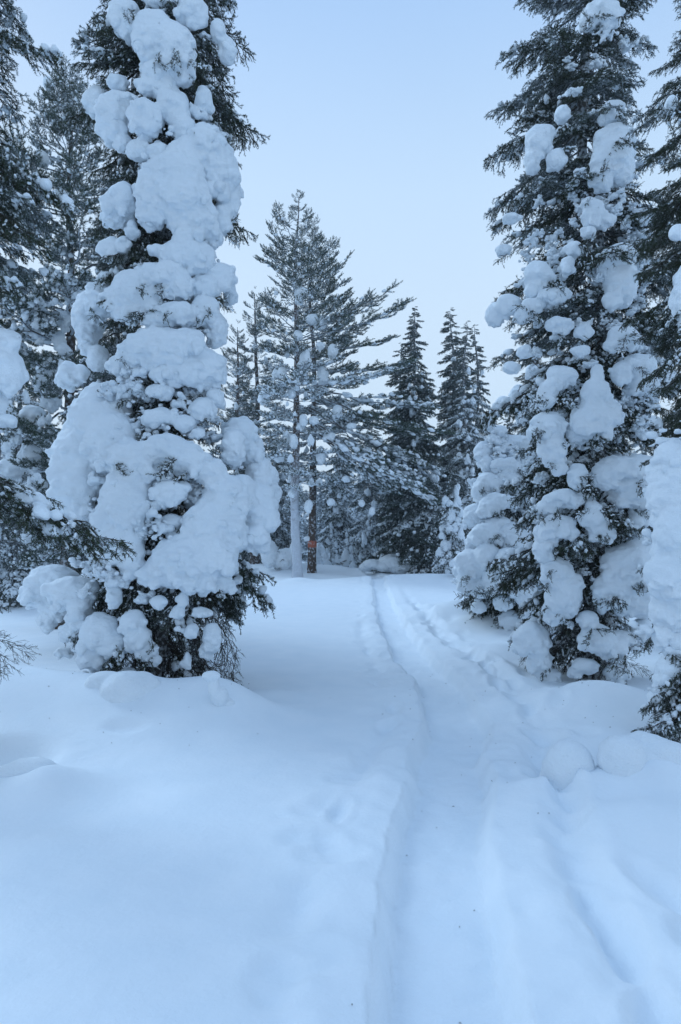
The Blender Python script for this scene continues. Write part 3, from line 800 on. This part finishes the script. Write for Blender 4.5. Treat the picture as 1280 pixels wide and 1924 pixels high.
def samp2(rg):
    z = rg.uniform(.9, 5.6) if rg.uniform() < .8 else rg.uniform(4, 8.5); th = rg.uniform(-2.9, -.3); Rr = prof2z(z) * rg.uniform(.6, .88)
    return (math.cos(th) * Rr * (.92 if math.cos(th) < .3 else .6), math.sin(th) * Rr * .9, z)
dusting(hero2, 230, samp2, 8, (.01, .030))
for i in range(22):
    az = R.uniform(-3.2, .1); obj('twig', R.choice(PB['bare']), hero2, rot_frame(az, R.uniform(.2, 1.0), R.uniform(-1, 1), R.uniform(.5, .85), (0, 0, R.uniform(.25, 1.2))))

# ================================================================== SNOW MASS right of centre
D3 = 12.6; bx3 = (945 - 640) / F * D3
zs3 = [0, .5, 1.2, 2.0, 3.0, 3.9]; rs3 = [.8, .95, .9, .65, .35, .05]
def prof3z(z): return float(np.interp(z, zs3, rs3))
small, gz3 = tree('spruce_tree', 'short spruce buried under a cone of snow left of the tall dark green spruce', 'tree', (bx3, D3), 3.9, lambda t, az=0: prof3z(.2 + 3.7 * t), 120, lambda t, az, rd: PB['dark'][:2] + PB['dusted'], 3, dip=(.3, .8), z0=.2, r0=.06)
C3 = [
 [(918, 795, 12, 14), (938, 812, 15, 13)], [(970, 832, 28, 16, .05), (950, 842, 18, 12)], [(908, 850, 18, 22, .12), (915, 872, 14, 16, .12)], [(950, 872, 26, 14, .15), (968, 880, 14, 12, .15)], [(990, 862, 14, 32)],
 [(975, 905, 30, 18, .12), (955, 896, 22, 14, .1)], [(922, 905, 26, 20, .05), (905, 925, 20, 22, .05)], [(988, 940, 20, 24)], [(940, 942, 30, 16, .2), (918, 955, 22, 18, .2)],
 [(892, 968, 22, 22, .05)], [(935, 985, 26, 16, .12), (915, 1005, 34, 22, .12), (895, 1015, 20, 18, .12)],
 [(885, 1060, 28, 32, .1), (915, 1050, 28, 30, .1), (876, 1092, 20, 22, .1), (902, 1105, 20, 18, .1)], [(925, 1090, 18, 26, .25)],
 [(972, 1018, 32, 30, .1), (955, 1000, 24, 22, .1)], [(955, 1065, 26, 34, .3), (970, 1092, 22, 26, .3)], [(1000, 1060, 18, 32, .1)], [(985, 1110, 24, 28, .3), (990, 1142, 16, 20, .3)],
 [(945, 1132, 18, 14, .1)], [(960, 1165, 22, 18)], [(900, 1140, 16, 10)],
]
pillows(small, C3, bx3, D3, prof3z, .02, 13, front=.8, sprigs=.08)
def samp3(rg):
    z = rg.uniform(.3, 3.4); th = rg.uniform(-2.9, -.3); Rr = prof3z(z) * rg.uniform(.75, .95)
    return (math.cos(th) * Rr, math.sin(th) * Rr, z)
dusting(small, 85, samp3, 14, (.02, .06))

D3b = 13.6; bx3b = (1005 - 640) / F * D3b
sm2, gz3b = tree('spruce_tree', 'dark spruce with snow-laden low boughs between the buried short spruce and the tall one', 'tree', (bx3b, D3b), 6.0, lambda t, az=0: 1.05 * (1 - t) ** .6 + .12, 150, lambda t, az, rd: PB['dusted'] + PB['dark'][:1], 4, dip=(.2, .8), z0=.2, r0=.06)
C3b = [[(975, 745, 18, 22), (985, 775, 20, 20)], [(1000, 700, 14, 14)], [(1000, 940, 24, 34), (985, 975, 20, 24)], [(1000, 1120, 26, 40), (1015, 1160, 24, 26)], [(955, 1190, 26, 16), (935, 1165, 20, 12)], [(1010, 880, 14, 26)], [(945, 760, 14, 16)]]
pillows(sm2, C3b, bx3b, D3b, lambda z: .8, .018, 15, front=.7, sprigs=.1)
dusting(sm2, 50, lambda rg: ((lambda th, z: (math.cos(th) * (1.0 - z * .17), math.sin(th) * (1.0 - z * .17) * .8, z))(rg.uniform(-3.0, -.2), rg.uniform(.3, 4))), 16, (.01, .035))
# ================================================================== RIGHT EDGE SPRUCE (stands just out of frame)
D4 = 5.6; bx4 = (1345 - 640) / F * D4
def prof4z(z): return float(np.interp(z, [0, .8, 2, 3, 4, 6, 8.5], [.55, .6, .55, .6, .72, .65, .05]))
edge, gz4 = tree('spruce_tree', 'spruce at the right edge with a tall smooth snow column above green sprays', 'tree', (bx4, D4), 8.5, lambda t, az=0: prof4z(.2 + 8.3 * t) * (.85 if math.cos(az) < 0 else .8), 190, lambda t, az, rd: (PB['dusted'] if t < .12 else PB['dark'] + PB['rimed'][:1]), 5, dip=(.2, .75), z0=.2, r0=.08)
C4 = [
 [(1272, 870, 42, 40), (1262, 930, 44, 60), (1266, 1010, 40, 56, .06), (1256, 1085, 42, 46, .1), (1270, 1120, 40, 50, .02), (1262, 1150, 38, 36), (1300, 1000, 60, 150)],
 [(1250, 1188, 20, 20), (1240, 1205, 12, 14)], [(1276, 1205, 20, 24)], [(1262, 1262, 28, 34), (1245, 1285, 14, 16)], [(1272, 1340, 28, 26), (1245, 1378, 18, 12)], [(1230, 1310, 12, 12)],
 [(1262, 195, 12, 17)], [(1272, 437, 15, 15)], [(1285, 560, 16, 70)],
]
pillows(edge, C4[:1], bx4, D4, prof4z, .012, 17, front=.55, skirt=.4)
pillows(edge, C4[1:], bx4, D4, prof4z, .011, 18, front=.55, sprigs=.08)
for (px, py, az, dp, L) in ((1320, 1230, 3.0, .75, .62), (1320, 1260, 3.3, .8, .6), (1310, 1290, 2.9, .9, .5), (1330, 1250, 3.6, .7, .65), (1310, 1300, 3.4, .55, .55), (1300, 1320, 3.9, .6, .5), (1320, 1200, 3.2, .9, .6), (1310, 1330, 3.1, .35, .5), (1300, 640, 3.2, .8, .35), (1300, 560, 3.0, .8, .35), (1300, 1220, 3.5, 1.1, .5)):
    p = W(px, py, D4 - .35); obj('branch', R.choice(PB['dusted']), edge, rot_frame(az, dp, R.uniform(-.6, .6), L, (p[0] - bx4, p[1] - D4, p[2] - gz4)))
p = W(1270, 1345, D4 - .5); obj('twig', PB['bare'][1], edge, rot_frame(3.3, .1, .4, .5, (p[0] - bx4, p[1] - D4, p[2] - gz4)))
dusting(edge, 34, lambda rg: ((lambda th, z: (math.cos(th) * prof4z(z) * .9, math.sin(th) * prof4z(z) * .9, z))(rg.uniform(-3.3, -1.6), rg.uniform(.3, 2.4))), 18)

# spruce between, behind the tall right spruce
D5 = 11.5; bx5 = (1335 - 640) / F * D5
t5, _ = tree('spruce_tree', 'dark spruce behind the right edge, filling the gap beside the tall spruce', 'tree', (bx5, D5), 9.4, lambda t, az=0: 1.15 * (1 - t) ** .5 + .1, 230, lambda t, az, rd: PB['dark'] + PB['rimed'] + PB['dusted'][:2], 6, dip=(.4, .8), r0=.10)
C5 = [[(1195, 415, 24, 20), (1180, 425, 12, 10)], [(1215, 395, 10, 10)], [(1245, 300, 12, 8)], [(1232, 640, 20, 12)], [(1265, 600, 14, 40)], [(1250, 720, 30, 26)], [(1225, 800, 20, 20)], [(1210, 610, 14, 12)]]
pillows(t5, C5, bx5, D5, lambda z: .8, .02, 19)

# ================================================================== LEFT EDGE
D6 = 4.9; bx6 = (-150 - 640) / F * D6
left, gz6 = tree('spruce_tree', 'near spruce out at the left edge, its needled boughs reaching in over the snow', 'tree', (bx6, D6), 7.5,
    lambda t, az=0: float(np.interp(t, [0, .1, .22, .35, .5, .7, 1], [.5, .6, .55, .5, .85, 1.05, .3])) if abs(az) < 1.9 else .5,
    90, lambda t, az, rd: PB['dark'][:2] + PB['rimed'][:2] + PB['dusted'][:2], 8, dip=(.5, .35), r0=.09)
for (px, py, az, dp, L) in ((-150, 830, -.15, .42, 1.45), (-150, 860, .1, .40, 1.55), (-150, 890, 0, .34, 1.35), (-150, 380, .1, .35, .95), (-150, 300, -.2, .4, 1.0), (-150, 420, .3, .3, .9)):
    p = W(px, py, D6); obj('branch', R.choice(PB['dusted'] + PB['rimed'][:2]), left, rot_frame(az, dp, R.uniform(-.5, .5), L, (p[0] - bx6, 0, p[2] - gz6), .8))
for (py, L) in ((1170, .62), (1180, .58), (1205, .5)):
    p = W(-120, py, D6); obj('twig', R.choice(PB['bare']), left, rot_frame(R.uniform(-.2, .2), .02, R.uniform(-1, 1), L, (p[0] - bx6, 0, p[2] - gz6)))
C6 = [[(12, 640, 26, 25), (5, 690, 36, 42), (15, 720, 24, 22), (-20, 760, 30, 30)], [(15, 790, 18, 14)]]
pillows(left, C6, bx6, D6, lambda z: .3, .012, 23)

# pine behind on the left
D7 = 13.0; bx7 = (122 - 640) / F * D7
def kp(t, az, rd): return PB['pine'] + PB['pinesnow'][:1]
p7, gz7 = tree('pine_tree', 'slim pine with reddish trunk behind the snow-smothered spruce at left', 'tree', (bx7, D7), 11.0,
    lambda t, az=0: float(np.interp(t, [0, .15, .4, .7, .9, 1], [1.0, 1.5, 1.9, 1.5, .8, .2])), 115, kp, 9, dip=(-.55, .35), z0=1.2, bark=M_PBARK_DARK, r0=.14, whorl=26, flat=1.3)
C7 = [[(65, 592, 20, 28), (62, 625, 18, 16), (70, 572, 10, 14)], [(88, 718, 24, 34), (95, 750, 20, 20), (86, 690, 10, 18)], [(115, 368, 13, 14)], [(92, 157, 11, 12)], [(78, 298, 14, 16)], [(132, 545, 16, 26)], [(45, 800, 18, 14)], [(110, 470, 12, 8)], [(30, 520, 14, 12)], [(20, 430, 12, 8)], [(35, 660, 20, 18)], [(112, 640, 12, 20)], [(60, 780, 24, 20)], [(20, 880, 26, 18)], [(60, 850, 16, 16)]]
pillows(p7, C7, bx7, D7, lambda z: .8, .022, 27)
D8 = 17.0
t8, _ = tree('spruce_tree', 'shadowed spruce standing behind the left pine', 'tree', ((30 - 640) / F * D8, D8), 8.0, lambda t, az=0: 1.2 * (1 - t) ** .7 + .1, 90, lambda t, az, rd: PB['midsnow'] + PB['rimed'], 10, dip=(.1, .6), r0=.12)
D9 = 10.5
t9, _ = tree('spruce_tree', 'dark needled spruce half hidden close behind the snow-smothered spruce', 'tree', ((225 - 640) / F * D9, D9), 8.6, lambda t, az=0: 1.0 * (1 - t) ** .45 + .1, 150, lambda t, az, rd: PB['dark'][:1] + PB['rimed'], 12, dip=(.2, .7), r0=.09)

# ================================================================== CENTRE PINES
D10 = 29.5; bx10 = (560 - 640) / F * D10
Hc = 17.2
def profc(t, az=0):
    c = math.cos(az)
    l = float(np.interp(t, [0, .12, .3, .45, .6, .75, .9, 1], [1.3, 1.8, 2.0, 2.0, 2.1, 2.0, .95, .2]))
    r_ = float(np.interp(t, [0, .12, .3, .45, .6, .75, .9, 1], [1.8, 3.0, 3.2, 3.0, 2.4, 1.9, .9, .2]))
    w = .5 + .5 * c; return l * (1 - w) + r_ * w
pc, gzc = tree('pine_tree', 'tall pine in the middle with a rime-white lower trunk and long boughs reaching right', 'tree', (bx10, D10), Hc, profc, 115,
    lambda t, az, rd: PB['pinesnow'] if t < .42 else PB['pine'], 20, dip=(-.75, .35), z0=3.6, bark=M_PBARK, r0=.21, whorl=30, len_var=(.5, 1.05))
for (x0, y0, x1, y1) in ((570, 610, 738, 552), (570, 640, 772, 582), (575, 625, 700, 570), (572, 650, 745, 625), (575, 700, 780, 690), (580, 730, 770, 715), (580, 720, 850, 745), (580, 745, 830, 820), (580, 770, 840, 880), (580, 790, 800, 900), (590, 815, 850, 955), (590, 800, 760, 930), (570, 560, 660, 500), (575, 580, 668, 530), (565, 760, 480, 790), (560, 700, 475, 700)):
    a_ = W(x0, y0, D10); b_ = W(x1, y1, D10); v = b_ - a_
    for kk in range(2 if y0 > 735 else 1):
        obj('branch', R.choice(PB['pine'] if y1 < 700 else PB['pinesnow'] + PB['pine'][:2]), pc, rot_frame((0 if v[0] > 0 else math.pi) + R.uniform(-.45, .35), -math.atan2(v[2], abs(v[0])) + .10, R.uniform(-.4, .4), math.hypot(v[0], v[2]) * (1 - .12 * kk), (a_[0] - bx10, 0, a_[2] - gzc + R.uniform(-.2, .2)), .62))
CP = [[(566, 550, 13, 12), (562, 565, 9, 8)], [(592, 600, 18, 10), (604, 612, 12, 10)], [(505, 650, 8, 12)], [(540, 660, 7, 12)], [(574, 674, 10, 18)], [(606, 706, 11, 17), (603, 690, 6, 8)], [(625, 660, 10, 14)], [(602, 650, 9, 8)], [(634, 772, 10, 12)], [(515, 775, 6, 12)], [(497, 745, 12, 16)], [(560, 630, 9, 10)], [(618, 600, 8, 7)],
      [(552, 830, 8, 14)], [(603, 855, 9, 18)], [(600, 905, 7, 6)], [(622, 943, 8, 7)], [(580, 950, 8, 12)], [(570, 790, 8, 12)], [(640, 840, 12, 8)], [(530, 700, 9, 11)], [(548, 740, 8, 10)], [(590, 790, 10, 8)], [(700, 960, 6, 9)], [(680, 945, 6, 7)], [(650, 900, 8, 6)], [(525, 860, 10, 8)], [(510, 900, 9, 7)], [(618, 820, 12, 10)], [(660, 800, 9, 6)]]
pillows(pc, CP, bx10, D10, lambda z: .9, .032, 33, skirt=1.2, front=.6)
def sprinkle(root, n, zr, rad, smin, smax, seed):
    rg = np.random.default_rng(seed)
    for i in range(n):
        z = rg.uniform(*zr); an = rg.uniform(-3.0, -.1); rr = rad * rg.uniform(.2, 1); q = rg.uniform(smin, smax)
        obj('snow_clump', DRP[rg.integers(0, len(DRP))], root, Matrix.Translation((rr * math.cos(an), rr * math.sin(an), z)) @ Matrix.Rotation(an * 3, 4, 'Z') @ Matrix.Diagonal((q, q, q * rg.uniform(.8, 1.6), 1)))
sprinkle(pc, 20, (3.6, 9.5), 1.4, .05, .17, 5); sprinkle(pc, 14, (9, 13), 1.0, .05, .12, 6)
D11 = 32.5; bx11 = (588 - 640) / F * D11
pb, gzb = tree('pine_tree', 'dark-trunked pine with an orange paint band, close behind the tall middle pine', 'tree', (bx11, D11), 17.0, lambda t, az=0: float(np.interp(t, [0, .3, .6, .85, 1], [1.6, 2.6, 2.3, 1.4, .3])) * (1.25 if math.cos(az) > 0 else .9), 105,
    lambda t, az, rd: PB['pinesnow'] if t < .4 else PB['pine'], 21, dip=(-.55, .4), z0=3.0, bark=M_PBARK_DARK, r0=.20, whorl=30)
a = Acc(); zb = W(0, 1022, D11)[2] - gzb
th = np.linspace(0, 2 * np.pi, 25)[:-1]
P_ = np.array([(0, 0, zb - .17), (0, 0, zb - .14), (0, 0, zb + .14), (0, 0, zb + .17)]); r_ = np.array([.200, .213, .211, .198])
tmm = [o for o in pb.children if o.name.startswith('trunk')][0]
tv = np.array([v.co[:] for v in tmm.data.vertices]).reshape(110, 18, 3).mean(1); P_[:, 0] = np.interp(zb, tv[:, 2], tv[:, 0]); P_[:, 1] = np.interp(zb, tv[:, 2], tv[:, 1])
Vb, Qb = tube(P_, r_, 24); a.add(Vb, Qb); o = obj('paint_band', a.mesh('paint_band', [M_ORANGE]), pb); o['label'] = 'faded orange trail marker band on the trunk'
sprinkle(pb, 18, (3.6, 9), 1.8, .05, .15, 7)
pillows(pb, [[(578, 1012, 8, 5)]], bx11, D11, lambda z: .3, .03, 35, skirt=.3)

sprinkle(p7, 60, (1.5, 7.5), 1.4, .05, .16, 8); sprinkle(t8, 50, (.5, 6), 1.0, .06, .2, 9)
# ================================================================== MIDDLE DISTANCE
def mid(kind, label, px, top, d, rad, n, seed, kinds, dipr, base_py=None, pills=0, **kw):
    h = (W(px, top, d)[2]) + .1
    pr = (lambda t, az=0: rad * (1 - t) ** .70 + .20)
    if kind == 'pine_tree': pr = lambda t, az=0: float(np.interp(t, [0, .3, .7, .93, 1], [rad * .7, rad, rad * .8, rad * .35, .15]))
    x = (px - 640) / F * d
    rt, g = tree(kind, label, 'tree', (x, d), h, pr, n, kinds, seed, dip=dipr, bark=(M_PBARK_DARK if kind == 'pine_tree' else M_BARK), r0=.02 * h * .8, **kw)
    if pills:
        rg = np.random.default_rng(seed)
        for i in range(pills):
            t = rg.uniform(.02, .80); z = h * t; rr = pr(t) * rg.uniform(.25, .62); ang = rg.uniform(-2.9, -.2)
            s = rg.uniform(.06, .26) * (1.1 - t * .6)
            obj('snow_clump', DRP[rg.integers(0, len(DRP))], rt, Matrix.Translation((rr * math.cos(ang), rr * math.sin(ang), z)) @ Matrix.Rotation(rg.uniform(0, 6.28), 4, 'Z') @ Matrix.Diagonal((s, s, s * rg.uniform(.7, 1.5), 1)))
    return rt
ks = lambda t, az, rd: PB['mid'] if t > .5 else PB['mid'] + PB['midsnow']
kl = lambda t, az, rd: PB['mid'] if t > .7 else PB['midsnow'] + PB['mid'][:1]
kd = lambda t, az, rd: PB['mid'] + (PB['midsnow'][:1] if t < .4 else [])
mid('spruce_tree', 'pointed dark spruce just right of the middle pine with its tip clear against the sky', 783, 575, 33, 2.05, 250, 41, kd, (.1, .7), pills=40)
mid('spruce_tree', 'lower dark spruce leaning on the left of the pointed dark spruce', 755, 645, 34, 1.8, 200, 42, kd, (.1, .7), pills=30)
mid('spruce_tree', 'tallest of the three close spruces left of the snow-buried spruce', 852, 584, 36, 1.9, 250, 43, ks, (.1, .7), pills=40)
mid('spruce_tree', 'middle one of the three close spruces, narrow and rimed', 877, 602, 34, 1.4, 190, 44, kl, (.2, .8), pills=70)
mid('spruce_tree', 'smallest and rightmost of the three close spruces, only its tip showing', 899, 612, 38, 1.5, 170, 45, kl, (.2, .8), pills=30)
mid('spruce_tree', 'low snow-plastered spruce at the foot of the three close spruces', 850, 860, 29, 1.0, 110, 46, kl, (.3, .9), pills=70)
mid('pine_tree', 'young thin pine with bare spire just left of the middle pine', 478, 552, 36, 1.6, 120, 47, kp, (-.6, .3), z0=2, whorl=22, pills=22)
mid('pine_tree', 'small green pine beside the snow-smothered spruce, shorter than the thin pine', 443, 610, 34, 1.5, 120, 48, kp, (-.6, .3), z0=1, whorl=20, pills=30)
mid('spruce_tree', 'dark green spruce low behind the right side of the snow-smothered spruce', 455, 690, 38, 1.8, 170, 49, kd, (.1, .7), pills=22)
mid('spruce_tree', 'snowy spruce filling the gap beneath the boughs of the middle pine', 700, 760, 40, 1.6, 130, 50, kl, (.2, .7), pills=50)
mid('spruce_tree', 'snow-laden spruce seen between the two middle pine trunks', 640, 800, 44, 1.6, 150, 51, kl, (.2, .8), pills=50)
mid('spruce_tree', 'snow-laden spruce just left of the rime-white pine trunk', 520, 800, 40, 1.4, 140, 52, kl, (.2, .8), pills=50)
mid('spruce_tree', 'frosted spruce left of the shadowed edge tree, low in the left gap', 60, 700, 24, 1.5, 170, 53, kl, (.2, .8), pills=60)
mid('spruce_tree', 'snow-loaded bushy spruce at the far left beyond the near boughs', 5, 880, 19, 1.2, 120, 54, kl, (.3, .9), pills=70)
mid('spruce_tree', 'bushy spruce plastered with snow behind the snow-smothered spruce foot', 75, 930, 21, 1.0, 100, 55, kl, (.3, .9), pills=60)

ft = Acc(); Vt, Qt = tube([(0, 0, -.03), (0, 0, .3), (0, 0, 1)], (.014, .011, .001), 7); ft.add(Vt, Qt); FTM = ft.mesh('trunk', [M_BARK])
# knee-high shrubs and saplings under snow at the far side of the clearing
def shrub(px, py, d, w, h, seed, label, n=5):
    x = (px - 640) / F * d; g = hz(x, d); rt = thing('snowy_shrub', label, 'shrub', (x, d, g), 'snow-buried shrubs across the clearing')
    rg = np.random.default_rng(seed); E = []
    for j in range(n):
        E.append((rg.normal() * w * .28, rg.normal() * w * .2, rg.uniform(.2, .8) * h, w * rg.uniform(.25, .5), w * .35, h * rg.uniform(.25, .45), .08))
    V, Q_ = blob_mesh(E, max(.03, d * .0012), 0, seed); A = Acc(); A.add(V, Q_); obj('snow_cap', A.mesh('snow_cap', [M_SNOW]), rt)
    for j in range(7): obj('branch', R.choice(PB['loaded'] + PB['dusted']), rt, rot_frame(R.uniform(-3.1, 3.1), R.uniform(-.6, .3), 0, w * .6, (0, 0, h * R.uniform(.05, .5))))
shrub(748, 1060, 33, 1.5, 1.0, 61, 'blocky snow-covered shrub left of the dark spruce foot')
shrub(712, 1066, 33, 1.3, .6, 62, 'low snow-covered shrub beside the trail exit', 7)
shrub(643, 1055, 36, .6, 1.1, 63, 'knee-high snowy sapling right of the orange-banded pine', 3)
shrub(672, 1040, 44, 1.4, .9, 64, 'rounded snow-covered shrub beyond the bank at the trail exit')
shrub(610, 1035, 42, 1.2, 1.3, 65, 'snowy shrub behind the orange-banded pine')
shrub(525, 1040, 34, 1.2, 1.6, 66, 'tall snowy shrub left of the rime-white trunk')
shrub(500, 1055, 40, 1.6, 1.2, 67, 'wide snowy shrub showing past the right side of the snow-smothered spruce')
shrub(862, 1065, 26, .9, .8, 68, 'snow-covered shrub at the foot of the low snow-plastered spruce')
shrub(835, 1075, 30, 1.0, .5, 69, 'flat snow-covered shrub before the three close spruces')
shrub(25, 1075, 18, .9, .9, 70, 'snow-covered shrub low at the far left edge')

rs_ = random.Random(12)
for i, px in enumerate((505, 530, 600, 622, 655, 668, 690, 722, 760, 800, 815, 838, 872)):
    d_ = rs_.uniform(36, 43); x = (px - 640) / F * d_; g = hz(x, d_); hh = rs_.uniform(1.5, 3.2)
    rt = thing('spruce_sapling', 'one of the small snow-plastered spruce saplings along the far edge of the clearing', 'sapling', (x, d_, g), 'snow-plastered saplings along the far edge')
    obj('trunk', bpy.data.meshes['trunk'] if 0 else FTM, rt, Matrix.Diagonal((hh, hh, hh, 1)))
    for j in range(16):
        t = j / 16; obj('branch', rs_.choice(PB['midsnow']), rt, rot_frame(rs_.uniform(-3.1, 3.1), rs_.uniform(.2, .9), 0, (.15 + .55 * (1 - t)) * hh * .35, (0, 0, hh * (.05 + .9 * t))))
    for j in range(9):
        q = rs_.uniform(.09, .22) * (1.2 - j / 12); an = rs_.uniform(-3, 0); r0_ = .14 * hh * (1 - j / 10)
        obj('snow_clump', DRP[rs_.randrange(9)], rt, Matrix.Translation((r0_ * math.cos(an), r0_ * math.sin(an), hh * (.05 + .1 * j))) @ Matrix.Rotation(an, 4, 'Z') @ Matrix.Diagonal((q, q, q * 1.3, 1)))
# far forest: crowns as one mesh each, three shared shapes
def far_crown(seed, pine=False):
    rg = np.random.default_rng(seed); a = Acc()
    for i in range(90):
        t = (i + rg.uniform()) / 90; z = .06 + .93 * t; az = rg.uniform(0, 6.283); Rr = .16 * (1 - t) ** .7 + .012
        P = curve((0, 0, z), (math.cos(az), math.sin(az), 0), Rr * rg.uniform(.7, 1.1), rg.uniform(.3, .8), 5, 0, rg, .03)
        V, Q_ = tube(P, (.0016, .0014, .0012, .001, .0006), 3); a.add(V, Q_, 1)
        needles(a, P, 1900, .012, .0035, rg, .9)
        for k in range(5):
            q0 = P[rg.integers(1, 5)]; P2 = curve(q0, rg.normal(size=3) * (1, 1, .5) + (math.cos(az), math.sin(az), -.5), .03 * (1.2 - t), .5, 3, 0, rg)
            needles(a, P2, 2200, .010, .0035, rg, .9)
        snow_on(a, P, .013 * (1.1 - t), rg, 2); snow_on(a, P[1:], .013 * (1.1 - t), rg, 2)
    n = 130; t = rg.uniform(0, .8, n); az = rg.uniform(0, 6.283, n); rr = (.16 * (1 - t) ** .7) * rg.uniform(.5, .9, n)
    C = np.stack([rr * np.cos(az), rr * np.sin(az), .05 + .93 * t - rr * .4], 1)
    b_ = Acc(); nodules(b_, C * 6, rg.uniform(.03, .10, n), 2, seed, ICO2)
    for v_, t_ in zip(b_.V, b_.T): a.add(v_ / 6, t_ - t_.min(), 2)
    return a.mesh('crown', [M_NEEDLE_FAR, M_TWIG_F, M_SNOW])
FC = [far_crown(300 + i) for i in range(4)]
ft = Acc(); Vt, Qt = tube([(0, 0, -.03), (0, 0, .3), (0, 0, 1)], (.014, .011, .001), 7); ft.add(Vt, Qt); FT = ft.mesh('trunk', [M_BARK])
rd = random.Random(77)
far = []
for i in range(46):
    px = 440 + (i % 23) * 21 + rd.uniform(-10, 10); d = rd.uniform(44, 60) if i < 23 else rd.uniform(62, 95)
    far.append((px, d, rd.uniform(4.5, 8.5) if i < 23 else rd.uniform(7, 12)))
for i in range(12): far.append((-120 + i * 24 + rd.uniform(-8, 8), rd.uniform(28, 50), rd.uniform(5, 9)))
for i in range(12): far.append((960 + i * 32, rd.uniform(26, 50), rd.uniform(6, 10)))
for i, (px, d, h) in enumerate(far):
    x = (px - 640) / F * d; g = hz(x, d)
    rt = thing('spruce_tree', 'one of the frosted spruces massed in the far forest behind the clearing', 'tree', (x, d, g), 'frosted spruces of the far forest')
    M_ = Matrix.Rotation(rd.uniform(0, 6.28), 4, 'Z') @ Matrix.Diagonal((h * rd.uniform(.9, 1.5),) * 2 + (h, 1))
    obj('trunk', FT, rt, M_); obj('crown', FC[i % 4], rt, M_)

# ================================================================== SMALL THINGS
def mound(label, lobes, seed, vox=.012, grp=None):
    """a snow-capped buried stump or stone; lobes (px, py, d, rx, ry) """
    E = []
    for px, py, d, rx, ry in lobes:
        w = W(px, py, d); k = d / F; E.append((*w, rx * k, min(rx, ry) * k * .95, ry * k, .35 * min(rx, ry) * k))
    E = np.array(E); c = E[0, :3].copy(); c[2] = hz(c[0], c[1])
    V, Q_ = blob_mesh(E, vox, 0, seed, .28); A = Acc(); A.add(V - c, Q_)
    o = obj('snow_mound', A.mesh('snow_mound', [M_SNOW])); o.location = c
    o['label'] = label; o['category'] = 'snow mound'; o['group'] = 'rounded snow mounds'
def md(label, base, lobes, seed, vox=.012):
    d = hit(*base); mound(label, [(a_, b_, d + dz_, c_, e_) for a_, b_, c_, e_, dz_ in lobes], seed, vox)
md('egg-shaped snow mound right of the trail with a dimple in it', (1068, 1492), [(1070, 1442, 46, 50, .24), (1060, 1475, 46, 46, .28), (1082, 1488, 40, 36, .34)], 81)
md('irregular snow mound piled against the boughs at the right edge of the picture', (1190, 1490), [(1168, 1425, 42, 44, .30), (1205, 1412, 44, 36, .42), (1250, 1430, 50, 40, .36), (1195, 1462, 60, 44, .36), (1275, 1480, 80, 56, .32), (1150, 1470, 26, 34, .34)], 82)
md('snow mound with an undercut lip below the boughs of the snow-smothered spruce', (232, 1348), [(235, 1306, 48, 42, .35), (262, 1290, 40, 28, .44), (200, 1285, 40, 24, .44)], 83)
md('mushroom of snow on a short stump right of the snow-smothered spruce', (420, 1338), [(397, 1270, 18, 10, .0), (402, 1290, 11, 22, 0.02), (412, 1308, 17, 20, 0.08), (424, 1325, 18, 16, .14)], 84)
md('small peaked snow mound low at the left near the dark hollow', (60, 1450), [(60, 1450, 50, 26, .3), (105, 1462, 40, 20, .3), (20, 1462, 40, 24, .3)], 87)
# bits of needle and bark dropped on the trail
a = Acc(); rg = np.random.default_rng(9)
for i in range(150):
    y = rg.uniform(2.2, 11); x = float(np.interp(y, _ty, _txs)) + rg.normal() * .35
    if i > 45: x = rg.choice([-1.9, 2.6]) + rg.normal() * .7; y = 6.6 + rg.normal() * .7
    z = hz(x, y) + .003; an = rg.uniform(0, 3.14); l = rg.uniform(.006, .018)
    Vt, Qt = tube(np.array([(x, y, z), (x + l * math.cos(an) * .5, y + l * math.sin(an) * .5, z + .003), (x + l * math.cos(an), y + l * math.sin(an), z)]), (.001, .0022, .001), 4); a.add(Vt, Qt)
o = obj('fallen_needles', a.mesh('fallen_needles', [M_DEBRIS])); o['kind'] = 'stuff'; o['label'] = 'dark bits of needle and bark dropped on the trail'; o['category'] = 'debris'


hx0, hx1, hy0, hy1, hz0, hz1 = -520, 520, -60, 930, -1.5, 26
a = Acc(); a.add([(hx0, hy0, hz0), (hx1, hy0, hz0), (hx1, hy1, hz0), (hx0, hy1, hz0), (hx0, hy0, hz1), (hx1, hy0, hz1), (hx1, hy1, hz1), (hx0, hy1, hz1)], [(0, 3, 2, 1), (4, 5, 6, 7), (0, 1, 5, 4), (1, 2, 6, 5), (2, 3, 7, 6), (3, 0, 4, 7)])
mh = bpy.data.materials.new('frost haze'); mh.use_nodes = True; mh.node_tree.nodes.clear()
vo = mh.node_tree.nodes.new('ShaderNodeOutputMaterial'); vp = mh.node_tree.nodes.new('ShaderNodeVolumePrincipled')
vp.inputs['Color'].default_value = (.80, .90, 1, 1); vp.inputs['Density'].default_value = .0011; vp.inputs['Anisotropy'].default_value = .3
mh.node_tree.links.new(vp.outputs[0], vo.inputs['Volume'])
o = obj('haze', a.mesh('haze', [mh], False)); o['kind'] = 'stuff'
